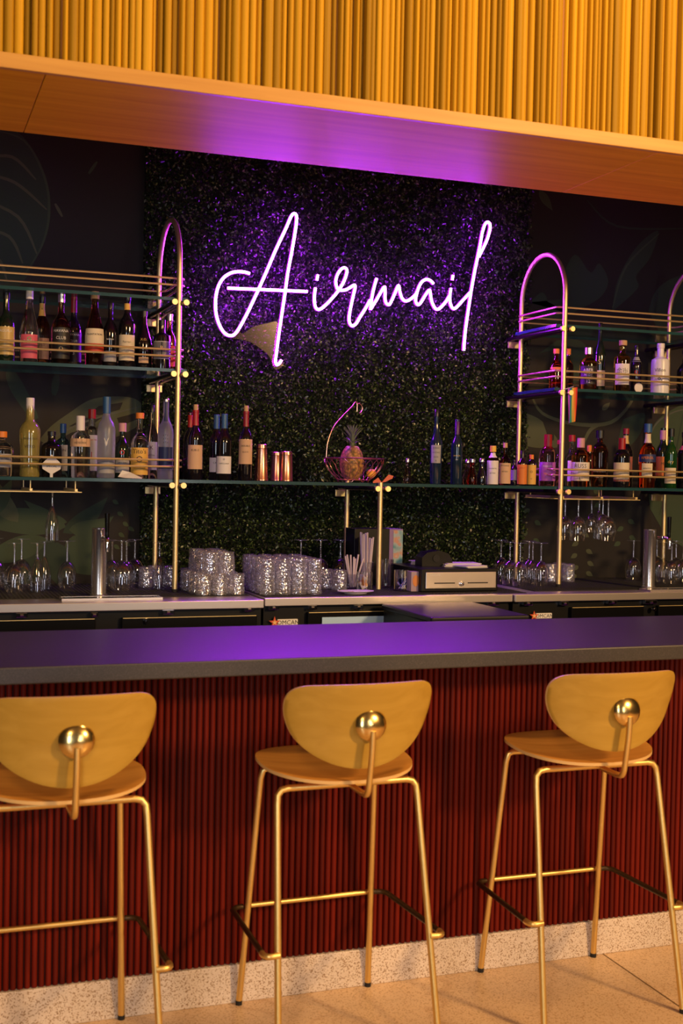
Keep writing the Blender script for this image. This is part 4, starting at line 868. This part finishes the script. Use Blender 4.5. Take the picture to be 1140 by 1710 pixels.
# ---- beer towers with drip trays
def tower(label, px, w_, ytop, Y, hpx, tray, tlabel):
    p = at(px, ytop, Y); D = dist(p); R = w_/2*D/F; Ht = p.z-CZ-.004; X = at(px, (ytop+985)/2, Y).x
    t = thing('beer_tower', label, 'beer tower', (X, Y, CZ+.0045))
    MB().lathe([(R*1.18, 0), (R*1.18, .005), (R*1.02, .008), (R, .012), (R, Ht-.006), (R*1.02, Ht-.005), (R*1.02, Ht-.001), (R*.98, Ht), (1e-4, Ht)], 32).build('column', mat('tower_steel', (.78, .74, .73), .25, .95), t)
    dx = (hpx-px)*D/F; zf = Ht-.038
    # faucet leaves the column toward the bar
    f_ = MB().tube(smooth_path([(dx*.5, -R*.85, zf), (dx*.9, -R-.02, zf), (dx, -R-.045, zf-.004), (dx, -R-.052, zf-.03), (dx, -R-.052, zf-.052)], 4), [.009]*13+[.0085]*4, 10)
    fa = f_.build('faucet', M_CHROME, t)
    MB().lathe([(.012, -.006), (.013, .0), (.012, .006)], 14, (dx*.8, -R-.008, zf)).build('collar', M_CHROME, fa)
    MB().lathe([(.006, 0), (.009, .010), (.0075, .02), (.0085, .03), (.010, .09), (.0105, .10), (1e-4, .102)], 14, (dx, -R-.045, zf)).build('handle', M_BLACKG, t)
    a, b = tray
    tr = thing('drip_tray', tlabel, 'drip tray', ((a+b)/2, Y-.105, CZ+.0006)); hx = (b-a)/2; hy = .045
    MB().box(-hx, hx, -hy, hy, 0, .004).box(-hx, hx, -hy, -hy+.006, .004, .009).box(-hx, hx, hy-.006, hy, .004, .009).box(-hx, -hx+.006, -hy+.006, hy-.006, .004, .009).box(hx-.006, hx, -hy+.006, hy-.006, .004, .009).build('pan', M_STEEL, tr, smooth=False)
    for i in range(9): MB().box(-hx+.008, hx-.008, -hy+.008+i*.0088, -hy+.012+i*.0088, .0052, .0082).build('grate_bar', M_CHROME, tr, smooth=False)
tower('polished steel beer tower with black tap handle at the left', 165.5, 25, 882, 4.985, 173, (xa, xb), 'shallow steel drip tray under the left beer tower')
tower('polished steel beer tower with black tap handle at the right', 1083.5, 20.5, 884, 4.985, 1103, (xc, xc+.40), 'shallow steel drip tray under the right beer tower')

# ---- cash drawer and things around it
YF = 4.935
a, b = at(703.5, 985, YF), at(831, 985, YF); z1 = at(770, 950, YF).z; zb0 = CZ+.0045
cd = thing('cash_drawer', 'black cash drawer with brushed metal front on the middle cooler', 'cash drawer', ((a.x+b.x)/2, YF, zb0)); hx = (b.x-a.x)/2; hz = z1-zb0
MB().box(-hx, hx, .004, .36, 0, hz, .004).build('case', M_BLACK, cd)
fx0, fx1 = at(710, 970, YF).x-(a.x+b.x)/2, at(827.5, 970, YF).x-(a.x+b.x)/2
fp = MB().box(fx0, fx1, -.004, .0045, .014, hz-.014, .003).build('front_panel', M_STEEL, cd)
lw_ = fx1-fx0
for u0, u1 in ((.12, .41), (.59, .88)): MB().box(fx0+lw_*u0, fx0+lw_*u1, -.0048, -.003, hz*.36, hz*.36+.005).build('slot', M_INK, fp, smooth=False)
MB().tube([(fx0+lw_*.505, -.012, hz*.36), (fx0+lw_*.505, -.003, hz*.36)], .010, 16).tube([(fx0+lw_*.505, -.016, hz*.36), (fx0+lw_*.505, -.011, hz*.36)], .0055, 12).build('lock', M_CHROME, fp)
vs, fs = text_data('CASHLINE', .011); MB().add([(fx0+lw_*.13+v[0], -.0046, hz-.026+v[1]) for v in vs], fs).build('lettering', INK['white'], fp, smooth=False)
zt_ = zb0+hz+.0006
def on_drawer(px, Y): return at(px, 948, Y).x
pr = thing('receipt_printer', 'small black round-fronted dispenser on top of the cash drawer', 'dispenser', (on_drawer(725, 5.12), 5.12, zt_))
MB().prism([(-.075, 0), (.075, 0), (.075, .030), (.055, .058), (.01, .072), (-.05, .062), (-.075, .04)], -.03, .05).build('body', M_BLACK, pr, angle=25)
MB().tube([(-.006, -.034, .036), (-.006, -.0302, .036)], .017, 18).build('hub', M_BLACKM, pr)
for k_, (px, Y, w_, d_, h_, rz, lab) in enumerate(((690, 5.20, .10, .07, .020, .2, 'stack of pale receipt pads left of the black dispenser'), (768, 5.10, .17, .11, .016, -.1, 'sheaf of lilac-tinted papers right of the black dispenser'), (786, 5.02, .12, .09, .010, .25, 'loose white receipts at the front of the drawer top'))):
    if k_ == 0: Y = 5.20
    t = thing('paper_stack', lab, 'papers', (on_drawer(px if k_ else 706, Y)+(.0 if k_ else -.0), Y, zt_ if k_ != 2 else zt_+.0), rz=rz)
    for j in range(4):
        o = MB().box(-w_/2+random.uniform(-.01, .01), w_/2+random.uniform(-.01, .01), -d_/2, d_/2, j*h_/4, (j+.8)*h_/4).build('sheet', M_WHITE, t, smooth=False)
# black box with a bright side panel behind the straws
bx = thing('display_box', 'black carton with a picture panel on its right side behind the straws', 'box', (at(624, 940, 5.37).x, 5.37, zb0))
w2 = (at(666, 940, 5.30).x-at(584, 940, 5.30).x)/2; h2 = at(624, 882, 5.36).z-zb0
MB().box(-w2, w2*.42, -.06, .06, 0, h2, .002).build('carton', M_BLACK, bx)
MB().box(w2*.44, w2, -.055, .055, 0, h2*.995, .002).build('side_panel', mat('carton_lilac', (.26, .16, .34), .5), bx)
mpn = mat('picture_panel', (.4, .5, .5), .45); n_, l_, b_ = nodes(mpn); tc_ = n_.new('ShaderNodeTexCoord'); nz_ = n_.new('ShaderNodeTexNoise'); nz_.inputs['Scale'].default_value = 22; nz_.inputs['Detail'].default_value = 2
l_.new(tc_.outputs['Object'], nz_.inputs['Vector']); r_ = ramp(n_, [(.3, (.10, .30, .34)), (.48, (.34, .44, .46)), (.58, (.55, .26, .16)), (.7, (.5, .48, .46))]); l_.new(nz_.outputs[0], r_.inputs[0]); l_.new(r_.outputs[0], b_.inputs['Base Color'])
MB().box(w2*.60, w2*.99, -.0565, -.0552, .01, h2*.97).build('picture', mpn, bx, smooth=False)
# jars with straws, packets and picks
M_STRAW = mat('paper_straw', (.62, .52, .58), .55); M_PACK = mat('tea_packet', (.70, .30, .08), .55); M_PICK = mat('blue_pick', (.04, .10, .55), .4)
JM = MB().lathe([(.88, 0), (.97, .02), (1, .05), (1, 1), (.95, 1), (.93, .06), (1e-4, .06)], 24).mesh('jar', M_WG)
def jar(label, px, Y, w_, ytop, name='glass_jar'):
    p = at(px, ytop, Y); R = w_/2*dist(p)/F; t = thing(name, label, 'jar', (at(px, 970, Y).x, Y, zb0))
    o = link('glass', JM, t); o.scale = (R, R, p.z-zb0); return t, R, p.z-zb0
def straws(t, n_s, R, L, lean, seed):
    r_ = random.Random(seed)
    for i in range(n_s):
        a = r_.uniform(0, 6.28); rr = R*.55*math.sqrt(r_.random()); c, s = math.cos(a), math.sin(a); q_ = r_.uniform(.3, 1)*lean; ll = L*r_.uniform(.86, 1)
        MB().tube([(rr*c, rr*s, .008), (rr*c*1.1+q_*c, rr*s*.9+q_*s*.5, ll)], .0042, 8).build('straw', M_STRAW, t)
t, R, h_ = jar('tall glass holding a bundle of long wrapped paper straws', 611, 5.24, 26, 938); straws(t, 13, R, at(611, 888, 5.24).z-zb0, .022, 3)
t, R, h_ = jar('glass of short paper straws in front of the tall straw bundle', 588, 5.15, 20, 958); straws(t, 7, R, at(600, 926, 5.12).z-zb0, .040, 5)
t, R, h_ = jar('glass of orange tea packets in front of the straws', 608, 5.04, 26, 955)
for i in range(7):
    o = MB().box(-.016, .016, -.002, .002, 0, .036, .001).build('packet', M_PACK if i % 3 else M_WHITE, t); o.location = (random.uniform(-.010, .010), random.uniform(-.010, .010), .012+.004*i); o.rotation_euler = (random.uniform(-.4, .4), random.uniform(-.6, .6), random.uniform(0, 3))
t, R, h_ = jar('clear pint glass just right of the middle brass post', 643, 5.20, 27, 934)
t, R, h_ = jar('glass of bright blue picks left of the cash drawer', 671, 5.02, 28, 952)
for i in range(16):
    a = random.uniform(0, 6.28); MB().tube([(random.uniform(-.015, .015), random.uniform(-.015, .015), .010), (.022*math.cos(a), .022*math.sin(a), random.uniform(.03, .062))], .0022, 6).build('pick', M_PICK if i % 3 else M_WHITE, t)
cb = thing('card_box', 'small card box with an orange oval picture beside the cash drawer', 'box', (at(694, 970, 4.97).x, 4.97, zb0))
MB().box(-.022, .022, 0, .05, 0, .088, .001).build('carton', mat('card_mauve', (.36, .26, .34), .5), cb)
MB().tube([(0, -.0016, .048), (0, .0005, .048)], .018, 24).build('oval', mat('oval_orange', (.62, .22, .06), .45), cb).scale = (.85, 1, 1)
bpy.data.objects['oval'].location = (0, 0, -.02); bpy.data.objects['oval'].scale = (.85, 1, 1.4)
# plate
q = at(593, 983, 4.93); pl = thing('plate', 'oval white plate at the edge of the middle cooler top', 'plate', (q.x, 4.925, CZ+.0045))
MB().lathe([(.050, 0), (.052, .003), (.082, .010), (.083, .0115), (.080, .0115), (.052, .0055), (1e-4, .005)], 36, sy=.62).build('dish', M_WHITE, pl)
MB().box(-.035, -.008, -.008, .006, .0056, .0085, .001).build('crumb', mat('brown_crumb', (.30, .10, .04), .7), pl)
